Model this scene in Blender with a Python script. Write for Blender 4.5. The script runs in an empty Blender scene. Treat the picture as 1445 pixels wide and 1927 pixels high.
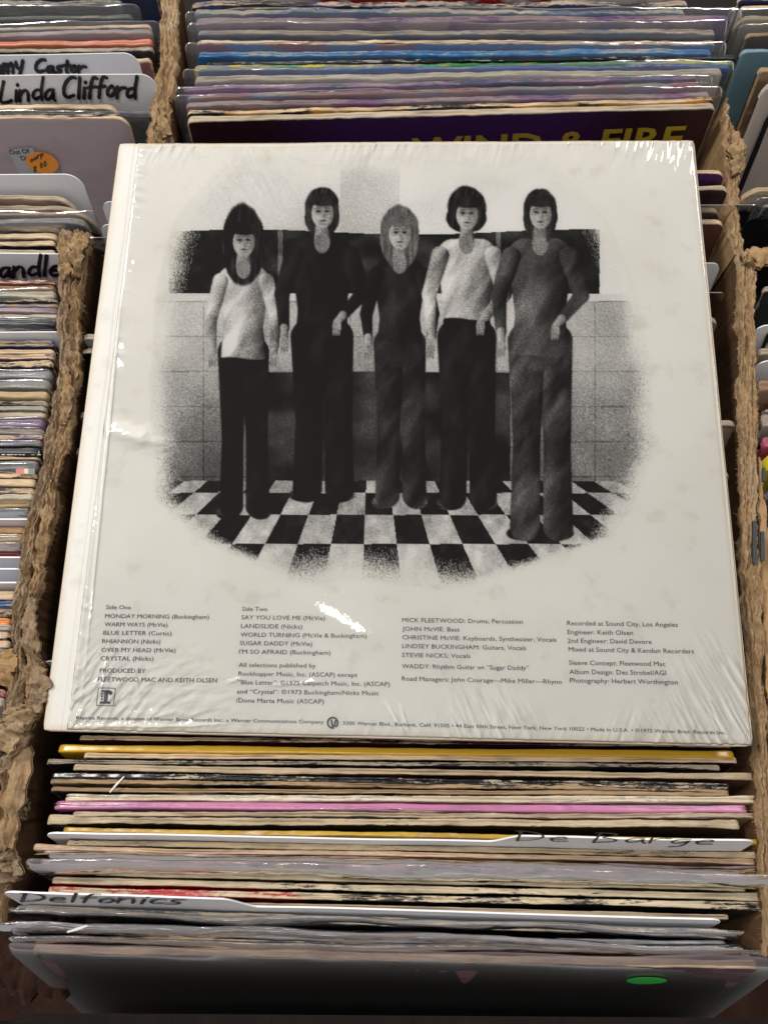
import bpy, bmesh, math, random
import numpy as np
from mathutils import Matrix, Vector

sc = bpy.context.scene
COL = sc.collection

# ------------------------------------------------------------------ camera, world, lamps
PITCH = math.radians(73); CAM_H = .38; FPX = 1500.0
cam_d = bpy.data.cameras.new('camera'); cam = bpy.data.objects.new('camera', cam_d); COL.objects.link(cam)
cam.location = (0, 0, CAM_H); cam.rotation_euler = (math.pi/2 - PITCH, 0, 0)
cam_d.sensor_fit = 'VERTICAL'; cam_d.sensor_height = 24; cam_d.lens = FPX/1927*24
cam_d.clip_start = .01; cam_d.clip_end = 50
cam_d.dof.use_dof = True; cam_d.dof.focus_distance = .385; cam_d.dof.aperture_fstop = 11
sc.camera = cam

w = bpy.data.worlds.new('World'); sc.world = w; w.use_nodes = True
bg = w.node_tree.nodes['Background']; bg.inputs[0].default_value = (1, .96, .91, 1); bg.inputs[1].default_value = .27
sc.view_settings.view_transform = 'Standard'; sc.view_settings.look = 'None'
sc.view_settings.exposure = .38; sc.view_settings.gamma = 1
sc.cycles.transparent_max_bounces = 24
sc.cycles.max_bounces = 8

def lamp(name, loc, target, sx, sy, power, col, roll=0):
    d = bpy.data.lights.new(name, 'AREA'); d.shape = 'RECTANGLE'; d.size = sx; d.size_y = sy
    d.energy = power; d.color = col
    o = bpy.data.objects.new(name, d); COL.objects.link(o); o.location = loc
    q = (Vector(target) - Vector(loc)).to_track_quat('-Z', 'Y')
    o.rotation_euler = (q.to_matrix() @ Matrix.Rotation(roll, 3, 'Z')).to_euler()
    return o
lamp('ceiling_lamp', (-.25, .27, 1.95), (0, .1, 0), .17, .024, 7.5, (1, .965, .92), math.radians(84))
lamp('ceiling_lamp', (-1.3, 1.25, 2.1), (0, .1, 0), 1.2, .25, 35, (1, .965, .92), .6)
lamp('ceiling_lamp', (1.2, 1.5, 2.1), (0, .1, 0), 1.2, .25, 14, (1, .955, .91), -.5)

# ------------------------------------------------------------------ pixel ray helpers (photo is 1445 x 1927)
FW = np.array([0, math.cos(PITCH), -math.sin(PITCH)]); UP = np.array([0, math.sin(PITCH), math.cos(PITCH)])
C0 = np.array([0, 0, CAM_H])
def ray(u, v): return FW + np.array([1, 0, 0])*((u-722.5)/FPX) + UP*((963.5-v)/FPX)
def at(u, v, z=0.0):
    r = ray(u, v); return C0 + r*((z-CAM_H)/r[2])
def hit(u, v, P, n):
    r = ray(u, v); return C0 + r*(np.dot(np.asarray(P)-C0, n)/np.dot(r, n))

# ------------------------------------------------------------------ noise in numpy
def n1(x, seed=0):
    x = np.asarray(x, float); r = np.random.RandomState(seed % 99991).rand(4096)*2-1
    i = np.floor(x).astype(int); f = x-i; f = f*f*(3-2*f)
    return r[i % 4096]*(1-f)+r[(i+1) % 4096]*f
def fbm1(x, seed=0, o=4):
    return sum(n1(np.asarray(x)*2**k+17.3*k, seed+k)*.5**k for k in range(o))
def n2(x, y, seed=0):
    r = np.random.RandomState(seed % 99991).rand(256, 256)*2-1
    i = np.floor(x).astype(int); j = np.floor(y).astype(int); f = x-i; g = y-j
    f = f*f*(3-2*f); g = g*g*(3-2*g); a = i % 256; b = j % 256; c = (i+1) % 256; d = (j+1) % 256
    return (r[a, b]*(1-f)+r[c, b]*f)*(1-g)+(r[a, d]*(1-f)+r[c, d]*f)*g
def fbm2(x, y, seed=0, o=4):
    return sum(n2(x*2**k+7.1*k, y*2**k+3.7*k, seed+k)*.5**k for k in range(o))
def sstep(a, b, x):
    t = np.clip((x-a)/(b-a), 0, 1); return t*t*(3-2*t)

# ------------------------------------------------------------------ mesh + object helpers
def grid_faces(nu, nv, base=0, flip=False):
    i = np.arange(nu-1)[:, None]; j = np.arange(nv-1)[None, :]
    a = base+i*nv+j
    f = np.stack([a, a+1, a+nv+1, a+nv], -1).reshape(-1, 4)
    return f[:, ::-1] if flip else f
def mesh(name, V, F, mats, smooth=True, attrs=None, mi=None):
    me = bpy.data.meshes.new(name)
    me.from_pydata([tuple(map(float, p)) for p in V] if not isinstance(V, np.ndarray) else V.tolist(), [], [list(map(int, f)) for f in F] if not isinstance(F, np.ndarray) else F.tolist())
    for m in (mats if isinstance(mats, (list, tuple)) else [mats]): me.materials.append(m)
    if smooth: me.polygons.foreach_set('use_smooth', [True]*len(me.polygons))
    if mi is not None: me.polygons.foreach_set('material_index', np.asarray(mi, np.int32))
    if attrs:
        for k, a in attrs.items():
            a = np.asarray(a, np.float32)
            if a.ndim == 1:
                at_ = me.attributes.new(k, 'FLOAT', 'POINT'); at_.data.foreach_set('value', a)
            else:
                at_ = me.attributes.new(k, 'FLOAT_COLOR', 'POINT'); at_.data.foreach_set('color', a.ravel())
    me.update(); return me
def obj(name, me, parent=None, M=None):
    o = bpy.data.objects.new(name, me); COL.objects.link(o)
    if parent: o.parent = parent
    if M is not None: o.matrix_local = M
    return o
LABELS = {}
def tag(o, label, cat, group=None, kind=None):
    label = ' '.join(label.split())
    if label in LABELS: print('DUPLICATE LABEL', label)
    LABELS[label] = 1
    if len(label.split()) > 16: print('LONG LABEL', label)
    o['label'] = label; o['category'] = cat
    if group: o['group'] = group
    if kind: o['kind'] = kind
    return o

# ------------------------------------------------------------------ materials
def nt(name):
    m = bpy.data.materials.new(name); m.use_nodes = True; t = m.node_tree
    return m, t, t.nodes['Principled BSDF'], t.nodes, t.links
def c4(c): return (c[0], c[1], c[2], 1)
def mapping(t, scale, src='Object', loc=(0, 0, 0)):
    tc = t.nodes.new('ShaderNodeTexCoord'); mp = t.nodes.new('ShaderNodeMapping'); mp.inputs['Scale'].default_value = scale
    mp.inputs['Location'].default_value = loc
    t.links.new(tc.outputs[src], mp.inputs['Vector']); return mp.outputs[0]
def noise(t, vec, scale=1, detail=5, rough=.6):
    n = t.nodes.new('ShaderNodeTexNoise'); n.inputs['Scale'].default_value = scale; n.inputs['Detail'].default_value = detail
    n.inputs['Roughness'].default_value = rough; t.links.new(vec, n.inputs['Vector']); return n.outputs['Fac']
def mr(t, x, a, b, c=0, d=1):
    n = t.nodes.new('ShaderNodeMapRange'); n.inputs[1].default_value = a; n.inputs[2].default_value = b
    n.inputs[3].default_value = c; n.inputs[4].default_value = d; t.links.new(x, n.inputs[0]); return n.outputs[0]
def mth(t, op, a, b=None):
    n = t.nodes.new('ShaderNodeMath'); n.operation = op
    for i, x in enumerate((a, b)):
        if x is None: continue
        if isinstance(x, (int, float)): n.inputs[i].default_value = x
        else: t.links.new(x, n.inputs[i])
    return n.outputs[0]
def mix(t, f, a, b):
    n = t.nodes.new('ShaderNodeMix'); n.data_type = 'RGBA'
    if isinstance(f, (int, float)): n.inputs[0].default_value = f
    else: t.links.new(f, n.inputs[0])
    for i, x in ((6, a), (7, b)):
        if isinstance(x, tuple): n.inputs[i].default_value = c4(x)
        else: t.links.new(x, n.inputs[i])
    return n.outputs[2]
def bump(t, bsdf, h, dist, strength=1):
    b = t.nodes.new('ShaderNodeBump'); b.inputs['Distance'].default_value = dist; b.inputs['Strength'].default_value = strength
    t.links.new(h, b.inputs['Height']); t.links.new(b.outputs[0], bsdf.inputs['Normal'])

CREAM = (.78, .62, .43); TAN = (.46, .33, .20); GREYC = (.45, .41, .34); KRAFT = (.27, .17, .09)
def sleeve_mat(p1, p2=None, edge=CREAM, bias=.9, amp=.7, gloss=.35, seed=0, p2amt=.5, split=None, centre=None):
    """worn cover: print p1/p2, paper showing where the 'edge' distance (mm) is inside the worn band"""
    m, t, b, N, L = nt('worn_cover')
    p2 = p2 or tuple(x*.55 for x in p1); edge = (min(.85, edge[0]*1.06), edge[1]*1.0, edge[2]*.93)
    off = (seed*3.17 % 50, seed*1.31 % 50, seed*.7)
    big = noise(t, mapping(t, (26, 60, 60), loc=off), 1, 4)
    pc = mix(t, mr(t, big, .62-p2amt*.3, .66-p2amt*.3+.04), p1, p2)
    if split is not None or centre is not None:
        sx = N.new('ShaderNodeSeparateXYZ'); L.new(mapping(t, (1, 1, 1)), sx.inputs[0])
        if split is not None: pc = mix(t, mr(t, sx.outputs[0], split-.002, split+.002), p1, p2)
        else: pc = mix(t, mr(t, mth(t, 'ABSOLUTE', sx.outputs[0]), centre, centre+.05), p1, p2)
    scr = noise(t, mapping(t, (90, 300, 300), loc=off), 1, 8, .75)
    pc = mix(t, mr(t, scr, .69, .74), pc, tuple(min(1, .5*e+.1) for e in edge))
    a = N.new('ShaderNodeAttribute'); a.attribute_name = 'edge'
    w1 = noise(t, mapping(t, (170, 1100, 1100), loc=off), 1, 10, .75)
    w2 = noise(t, mapping(t, (28, 60, 90), loc=off), 1, 3, .5)
    w_ = mth(t, 'ADD', mth(t, 'MULTIPLY', mth(t, 'SUBTRACT', w1, .5), amp*5.5), mth(t, 'MULTIPLY', mth(t, 'SUBTRACT', w2, .5), amp*3.5))
    w_ = mth(t, 'ADD', w_, bias)
    mask = mr(t, mth(t, 'SUBTRACT', w_, a.outputs['Fac']), -.025, .025)
    fib = noise(t, mapping(t, (55, 2600, 900), loc=off), 1, 8, .7)
    dirt = noise(t, mapping(t, (45, 200, 200), loc=off), 1, 6, .6)
    ec = mix(t, mr(t, fib, .36, .64), tuple(x*.55 for x in edge), edge)
    ec = mix(t, mr(t, dirt, .46, .70, 0, .85), ec, tuple(x*.34 for x in edge))
    L.new(mix(t, mask, pc, ec), b.inputs['Base Color'])
    L.new(mr(t, mask, 0, 1, gloss, .85), b.inputs['Roughness'])
    b.inputs['Specular IOR Level'].default_value = .5
    h = mth(t, 'ADD', mth(t, 'MULTIPLY', mask, -.3), mth(t, 'MULTIPLY', fib, mth(t, 'MULTIPLY', mask, .5)))
    bump(t, b, mth(t, 'ADD', h, mth(t, 'MULTIPLY', scr, .12)), .0006, .8)
    return m
def film_mat(name, haze=.25, tint=(.40, .41, .45), rough=.14, wr=.0012, sc_=(30, 60, 60), det=3, clear=.97, ior=1.5):
    m = bpy.data.materials.new(name); m.use_nodes = True; t = m.node_tree; N = t.nodes; L = t.links
    N.clear(); out = N.new('ShaderNodeOutputMaterial')
    tr = N.new('ShaderNodeBsdfTransparent'); tr.inputs[0].default_value = (clear, clear, clear, 1)
    d = N.new('ShaderNodeBsdfDiffuse'); d.inputs[0].default_value = c4(tint)
    g = N.new('ShaderNodeBsdfGlossy'); g.inputs['Roughness'].default_value = rough
    fr = N.new('ShaderNodeFresnel'); fr.inputs['IOR'].default_value = ior
    bp = N.new('ShaderNodeBump'); bp.inputs['Distance'].default_value = wr
    nz = noise(t, mapping(t, sc_), 1, det, .5); L.new(nz, bp.inputs['Height'])
    for s in (g, fr, d): L.new(bp.outputs[0], s.inputs['Normal'])
    m1 = N.new('ShaderNodeMixShader'); m2 = N.new('ShaderNodeMixShader')
    hz = mr(t, noise(t, mapping(t, (14, 40, 40)), 1, 4, .6), .3, .75, haze*.6, haze*1.4)
    L.new(hz, m1.inputs[0]); L.new(tr.outputs[0], m1.inputs[1]); L.new(d.outputs[0], m1.inputs[2])
    L.new(fr.outputs[0], m2.inputs[0]); L.new(m1.outputs[0], m2.inputs[1]); L.new(g.outputs[0], m2.inputs[2])
    L.new(m2.outputs[0], out.inputs[0]); return m
def flat_mat(name, c, rough=.6, var=.12, scale=40):
    m, t, b, N, L = nt(name)
    n = noise(t, mapping(t, (scale,)*3), 1, 6, .65)
    L.new(mix(t, mr(t, n, .3, .7), tuple(x*(1-var) for x in c), tuple(min(1, x*(1+var)) for x in c)), b.inputs['Base Color'])
    b.inputs['Roughness'].default_value = rough; bump(t, b, n, .0002, .3); return m
def board_mat(name, c1, c2, c3, along=(400, 60, 400), dark=.0):
    m, t, b, N, L = nt(name)
    a = noise(t, mapping(t, along), 1, 9, .68); g = noise(t, mapping(t, (45, 30, 45)), 1, 5, .6)
    f = noise(t, mapping(t, tuple(x*3 for x in along)), 1, 6, .7)
    c = mix(t, mr(t, a, .36, .66), c2, c1); c = mix(t, mr(t, g, .52, .66, 0, .75), c, c3)
    c = mix(t, mr(t, f, .56, .68, 0, .6), c, tuple(x*.4 for x in c2))
    L.new(c, b.inputs['Base Color']); b.inputs['Roughness'].default_value = .92; b.inputs['Specular IOR Level'].default_value = .2
    bump(t, b, mth(t, 'ADD', mth(t, 'MULTIPLY', a, .8), mth(t, 'MULTIPLY', f, .5)), .0016, .9); return m

M_SHADEB = board_mat('shade_black_board', (.012, .008, .006), (.008, .006, .005), (.016, .01, .008), (60, 25, 20))  # near-black board colour that holds the shade at the box front
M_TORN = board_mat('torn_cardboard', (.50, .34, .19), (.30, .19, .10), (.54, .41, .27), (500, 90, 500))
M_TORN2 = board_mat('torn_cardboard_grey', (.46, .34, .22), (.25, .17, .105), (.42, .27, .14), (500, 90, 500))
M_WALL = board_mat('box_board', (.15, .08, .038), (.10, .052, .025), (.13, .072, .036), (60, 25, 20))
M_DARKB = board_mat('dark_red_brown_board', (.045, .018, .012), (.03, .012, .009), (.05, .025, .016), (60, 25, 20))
M_WALLT = board_mat('box_board_tan', (.44, .28, .14), (.31, .19, .09), (.40, .26, .14), (60, 25, 20))
M_INK = flat_mat('grey_blue_ink', (.035, .052, .08), .45)
M_MARKER = flat_mat('black_marker', (.012, .012, .014), .4, .3)
M_CARD = flat_mat('white_divider_plastic', (.84, .85, .90), .3, .03, 15)
M_FILM = film_mat('plastic_outer_sleeve', .10)
M_CLEAR = film_mat('clear_plastic', .09, (.6, .6, .62), .1, .0004, (25, 25, 25), 2)
M_FILMH = film_mat('cloudy_plastic_outer_sleeve', .24, (.50, .475, .50), .11, .002)

M_FRONT = film_mat('scuffed_plastic', .40, (.28, .23, .255), .3, .0003, (20, 20, 20), 3, .97, 1.08)
# ------------------------------------------------------------------ a leaning sheet's frame: x along its top, y to its back, z up along it
def frame(PL, PR, lean):
    PL = np.array(PL); PR = np.array(PR); e = PR-PL; W = np.linalg.norm(e); e = e/W
    d = np.array([0, -math.sin(lean), -math.cos(lean)]); d = d-np.dot(d, e)*e; d /= np.linalg.norm(d)
    up = -d; yb = np.cross(up, e)
    M = Matrix(((e[0], yb[0], up[0], (PL+PR)[0]/2), (e[1], yb[1], up[1], (PL+PR)[1]/2), (e[2], yb[2], up[2], (PL+PR)[2]/2), (0, 0, 0, 1)))
    return M, W
def cols(W, n, r):
    r = max(r, .002)
    a = -W/2 + r*(1-np.cos(np.linspace(0, math.pi/2, 9)))*1.0
    inner = np.linspace(a[-1], -a[-1], n)
    return np.concatenate([a[:-1], inner, -a[::-1][1:]])
def card_mesh(W, t, H, seed, n=120, r=.003, rag=.0003, wave=.0003, groove=.0006, mat=None, puff=.35, edge_off=0., cup=0.):
    x = cols(W, n, r); nx = len(x)
    q = np.clip((np.abs(x)-(W/2-r))/r, 0, 1); zt = -r*(1-np.sqrt(np.clip(1-q*q, 0, 1)))
    zt = zt + rag*fbm1(x*180, seed, 4) + rag*1.6*fbm1(x*25, seed+5, 2)
    th = t/2*(1+puff*.6*np.exp(-((W/2-np.abs(x))/.012)**2)+.13*fbm1(x*40, seed+9, 3))
    th = th*np.where(q > .0, np.sqrt(np.clip(1-q**4*.85, .1, 1)), 1)
    yc = wave*fbm1(x*11, seed+11, 2)*1.5
    g = groove*np.clip(.5+1.0*fbm1(x*22, seed+21, 3), 0, 1.3)*np.where(q > .3, .2, 1)
    fr_d = [H, .2, .12, .07, .04, .022, .012, .006, .003, .0015, .0006]
    prof = [(-1, d, 0) for d in fr_d]+[(-.9, .00015, 0), (-.62, 0, 0), (-.3, .0, .15), (-.12, 0, .8), (.05, 0, 1), (.2, 0, .7), (.4, 0, 0), (.7, 0, 0), (.9, .00015, 0)]+[(1, d, 0) for d in (.0006, .002, .006, .02, .08, .2, H)]
    V = np.zeros((nx, len(prof), 3)); E = np.zeros((nx, len(prof)))
    ds = (W/2-np.abs(x))*1000
    for k, (fy, d, gg) in enumerate(prof):
        dd = min(d, H)
        V[:, k, 0] = x*(1-.0) ; V[:, k, 1] = yc*math.exp(-dd/.08)+fy*th*(1 if dd < .02 else 1.0) + rag*.35*fbm1(x*260+k*3.3, seed+31+k, 3)*(abs(fy) > .5)*(dd < .01)
        V[:, k, 1] += cup*(x/(W/2))**2*math.exp(-dd/.1)
        V[:, k, 2] = np.maximum(zt-dd, -H) - g*gg
        top = 0 if abs(fy) < .95 else dd*1000
        E[:, k] = np.minimum(top, ds*.9)+edge_off
    V = V.reshape(-1, 3); F = grid_faces(nx, len(prof)).tolist(); K = len(prof)
    F.append(list(range(K))); F.append([(nx-1)*K+k for k in range(K)][::-1])
    return mesh('card', V, F, mat, True, {'edge': E.ravel()})
def plastic_mesh(W, t, H, seed, n=140, mat=None, over=.006, wave=.0012, side=.006, r=.004, slump=0.):
    Wp = W+2*side; x = cols(Wp, n, r); nx = len(x)
    q = np.clip((np.abs(x)-(Wp/2-r))/r, 0, 1)
    zt = over*(1+.14*fbm1(x*10, seed, 3))-r*(1-np.sqrt(np.clip(1-q*q, 0, 1))) + .0003*fbm1(x*70, seed+3, 3)
    yw = wave*fbm1(x*16, seed+7, 3)
    pts = [(-1, H), (-1, .15), (-1, .08), (-1, .04), (-1.05, .02), (-1.15, .012), (-1.1, .007), (-.85, .004), (-.5, .0018), (-.15, .0003), (.1, 0), (.35, .0008), (.7, .003), (1.05, .008), (1.1, .016), (1, .05), (1, H)]
    V = np.zeros((nx, len(pts), 3)); th = t/2+.0004
    for k, (fy, d) in enumerate(pts):
        a = math.exp(-d/.02)
        V[:, k, 0] = x; V[:, k, 1] = fy*th*(1+.25*fbm1(x*20+k*.35, seed+40, 3)*(a)) + yw*a - slump*a
        V[:, k, 2] = np.maximum(zt-d+.0006*a*fbm1(x*45+k*.5, seed+50, 3), -H+.002)
    return mesh('plastic_sleeve', V.reshape(-1, 3), grid_faces(nx, len(pts)), mat, True)

REC = {'n': 0}
def record(uL, vL, uR, vR, t, mat, label, lean=17, z=0.0, W=None, plastic=None, wave=.0002, r=.003, rag=.0003, n=120, group=None, puff=.35, over=.006, side=.006, cup=0., groove=.0013, slump=0.):
    """t in mm; pixel ends of the back edge of the top; W given = keep one end: uL None or uR None"""
    REC['n'] += 1; seed = REC['n']*131
    if uR is None:
        P = at(uL, vL, z); Q = at(uL+1000, vR if vR is not None else vL, z); e = (Q-P)/np.linalg.norm(Q-P); PL, PR = P, P+e*(W or .315)
    elif uL is None:
        P = at(uR, vR, z); Q = at(uR-1000, vL if vL is not None else vR, z); e = (Q-P)/np.linalg.norm(Q-P); PR, PL = P, P+e*(W or .315)
    else: PL, PR = at(uL, vL, z), at(uR, vR, z)
    M, Wd = frame(PL, PR, math.radians(lean)); tm = t/1000
    M = M @ Matrix.Translation((0, -tm/2, 0))
    me = card_mesh(Wd, tm, .312, seed, n, r, rag, wave, groove, mat, puff, 0, cup)
    cat = 'record sleeve'
    if plastic is None:
        o = obj('record_sleeve', me, None, M); tag(o, label, cat, group); return o, M, Wd
    root = obj('record_sleeve', None, None, M); tag(root, label, cat, group)
    obj('cover', me, root)
    obj('plastic_sleeve', plastic_mesh(Wd, tm, .312, seed, n+40, plastic, over, .0012, side, slump=slump), root)
    return root, M, Wd

# ------------------------------------------------------------------ handwriting
GL = {  # strokes in a unit em, x-height .55
 'm': (.8, [[(0, .5), (.03, 0)], [(.03, .35), (.17, .52), (.3, .42), (.32, 0)], [(.32, .35), (.47, .53), (.62, .42), (.66, 0)]]),
 'y': (.6, [[(0, .55), (.1, .25), (.28, .18)], [(.45, .6), (.4, .2), (.3, -.3)]]),
 'C': (.75, [[(.6, .95), (.4, 1.0), (.15, .8), (.02, .45), (.1, .1), (.3, 0), (.6, .12)]]),
 'c': (.5, [[(.4, .5), (.2, .55), (.03, .3), (.15, .03), (.42, .08)]]),
 'a': (.6, [[(.42, .5), (.15, .52), (.02, .25), (.15, .02), (.38, .15), (.42, .5), (.45, .1), (.55, 0)]]),
 's': (.5, [[(.4, .55), (.1, .48), (.12, .3), (.38, .22), (.32, .02), (.02, .03)]]),
 't': (.45, [[(.2, .95), (.2, .1), (.35, 0)], [(0, .6), (.42, .62)]]),
 'o': (.55, [[(.25, .55), (.03, .35), (.1, .05), (.35, .05), (.46, .35), (.25, .55)]]),
 'r': (.5, [[(0, .55), (.05, 0)], [(.05, .3), (.22, .52), (.45, .48)]]),
 'L': (.7, [[(.12, 1.0), (.05, .5), (0, 0), (.5, .02), (.58, .1)]]),
 'i': (.25, [[(.08, .52), (.1, 0)], [(.09, .75), (.11, .8)]]),
 'n': (.6, [[(0, .52), (.03, 0)], [(.03, .3), (.2, .54), (.4, .45), (.45, 0)]]),
 'd': (.6, [[(.42, .45), (.15, .5), (.02, .25), (.15, .02), (.4, .15)], [(.44, 1.05), (.42, .4), (.52, 0)]]),
 'l': (.3, [[(.08, 1.0), (.1, .4), (.12, 0)]]),
 'f': (.5, [[(.42, .95), (.25, 1.02), (.14, .8), (.14, 0)], [(0, .5), (.4, .55)]]),
 'e': (.55, [[(.03, .28), (.42, .32), (.35, .53), (.12, .5), (.02, .25), (.15, .02), (.45, .08)]]),
 'D': (.85, [[(.12, .98), (.1, 0)], [(0, .98), (.4, .92), (.72, .55), (.6, .15), (.1, 0)]]),
 'B': (.8, [[(.12, 1), (.1, 0)], [(0, .98), (.45, .95), (.55, .72), (.15, .52), (.58, .42), (.62, .1), (.1, 0)]]),
 'g': (.6, [[(.42, .5), (.15, .52), (.02, .25), (.15, .05), (.4, .2), (.44, .5), (.42, -.2), (.1, -.3)]]),
 'p': (.55, [[(.03, .5), (.03, -.35)], [(.03, .4), (.25, .55), (.45, .3), (.25, .02), (.05, .1)]]),
 '8': (.55, [[(.4, .85), (.15, .95), (.1, .65), (.4, .35), (.35, .02), (.05, .1), (.12, .45), (.42, .7), (.4, .85)]]),
 '0': (.55, [[(.25, .95), (.03, .5), (.2, 0), (.45, .4), (.25, .95)]]),
 'A': (.75, [[(0, 0), (.3, 1), (.6, 0)], [(.1, .35), (.5, .38)]]),
 ' ': (.45, []),
}
def ribbon(V, F, pts, w, y):
    p = np.array(pts, float)
    if len(p) > 2:   # smooth
        for _ in range(2):
            a = p[:-1]*.75+p[1:]*.25; b = p[:-1]*.25+p[1:]*.75
            p = np.concatenate([p[:1], np.stack([a, b], 1).reshape(-1, 2), p[-1:]])
    rg = random.Random(len(V))
    for k in range(len(p)):
        a = p[max(0, k-1)]; b = p[min(len(p)-1, k+1)]; d = b-a; L = np.linalg.norm(d) or 1; nn = np.array([-d[1], d[0]])/L
        ww = w/2*(.85+.3*rg.random()); i = len(V)
        V.append((p[k][0]+nn[0]*ww, y, p[k][1]+nn[1]*ww)); V.append((p[k][0]-nn[0]*ww, y, p[k][1]-nn[1]*ww))
        if k: F.append((i-2, i-1, i+1, i))
    for c in (p[0], p[-1]):
        i = len(V)
        for j in range(8): V.append((c[0]+w/2*math.cos(j*math.pi/4), y-.00001, c[1]+w/2*math.sin(j*math.pi/4)))
        F.append(tuple(range(i, i+8)))
def local_hit(M, u, v, y):
    n = np.array(M.to_3x3() @ Vector((0, 1, 0))); P = np.array(M @ Vector((0, y, 0)))
    return M.inverted() @ Vector(hit(u, v, P, n))
def handwrite(root, M, y, text, a, b, top, w, mat=M_MARKER, name='handwritten_name', slant=.08):
    """a, b: pixels of the baseline's ends, top: pixel at the top of a capital over a"""
    A = local_hit(M, *a, y); B = local_hit(M, *b, y); T = local_hit(M, *top, y)
    A = Vector((A.x, A.z)); B = Vector((B.x, B.z)); T = Vector((T.x, T.z))
    tot = sum(GL[c][0] for c in text); ex = (B-A)/tot; ey = (T-A); rg = random.Random(len(text)*7)
    V, F = [], []; x = 0
    for c in text:
        ww, st = GL[c]; dy = rg.uniform(-.05, .05)
        for s in st:
            ribbon(V, F, [tuple(A+ex*(x+px+slant*py)+ey*(py+dy)) for px, py in s], w, y)
        x += ww
    F2 = []
    for f in F:
        F2.append(f)
    return obj(name, mesh('handwriting', V, F2, mat, False), root)

def tab_card(PL, PR, lean, label, tab=None, H=.33, drop=.025, zoff=0, r=.006, t=.0007, mat=M_CARD):
    """white divider card; tab=(x0,x1) as fractions of the width that stand 'drop' above the rest"""
    M, W = frame(PL, PR, math.radians(lean)); x = np.unique(np.concatenate([np.linspace(-W/2, W/2, 60), -W/2+r*(1-np.cos(np.linspace(0, 1.57, 9))), W/2-r*(1-np.cos(np.linspace(0, 1.57, 9)))]))
    def rc(x, a, b): # rounded end profile between a,b
        q = np.clip(np.maximum((a+r)-x, x-(b-r))/r, 0, 1); return -r*(1-np.sqrt(1-q*q))
    if tab:
        a, b = -W/2+W*tab[0], -W/2+W*tab[1]
        x = np.unique(np.concatenate([x]+[[c+d for d in np.linspace(-.008, .008, 15)] for c in (a, b) if abs(c) < W/2-.001]))
        lo = -drop+0*x; z = lo.copy(); s = .007
        up = np.minimum(sstep(a-s, a+s, x) if tab[0] > .01 else 1, 1-sstep(b-s, b+s, x) if tab[1] < .99 else 1)
        z = lo+drop*up
        z = z+rc(x, -W/2, W/2)
    else: z = rc(x, -W/2, W/2)
    wob = .0006*fbm1(x*12, int(abs(PL[1])*1e5), 2)
    V = []; rows = [(-t/2, None), (-t/2, 0), (t/2, 0), (t/2, None)]
    ds = [H, .1, .03, .0]
    pr = [(-t/2, d) for d in ds]+[(t/2, d) for d in ds[::-1]]
    A = np.zeros((len(x), len(pr), 3))
    for k, (yy, d) in enumerate(pr):
        A[:, k, 0] = x; A[:, k, 1] = yy+wob*math.exp(-d/.1); A[:, k, 2] = np.maximum(z-d, -H)
    F = grid_faces(len(x), len(pr)).tolist()
    me = mesh('card', A.reshape(-1, 3), F, mat, False)
    root = obj('divider_card', None, None, M); tag(root, label, 'divider card')
    obj('card', me, root)
    return root, M, W

# ------------------------------------------------------------------ table and the crates' cardboard
def box_mesh(x0, x1, y0, y1, z0, z1, mat, name='box'):
    V = [(x, y, z) for x in (x0, x1) for y in (y0, y1) for z in (z0, z1)]
    F = [(0, 1, 3, 2), (4, 6, 7, 5), (0, 4, 5, 1), (2, 3, 7, 6), (0, 2, 6, 4), (1, 5, 7, 3)]
    return mesh(name, V, F, mat, False)
tb = obj('table_top', box_mesh(-1.2, 1.2, -.6, 1.5, -.40, -.345, flat_mat('shade_dark_table', (.008, .006, .005), .9, .3, 12)))  # table coloured near black in place of a shadow cast over it
tb['kind'] = 'structure'

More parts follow.
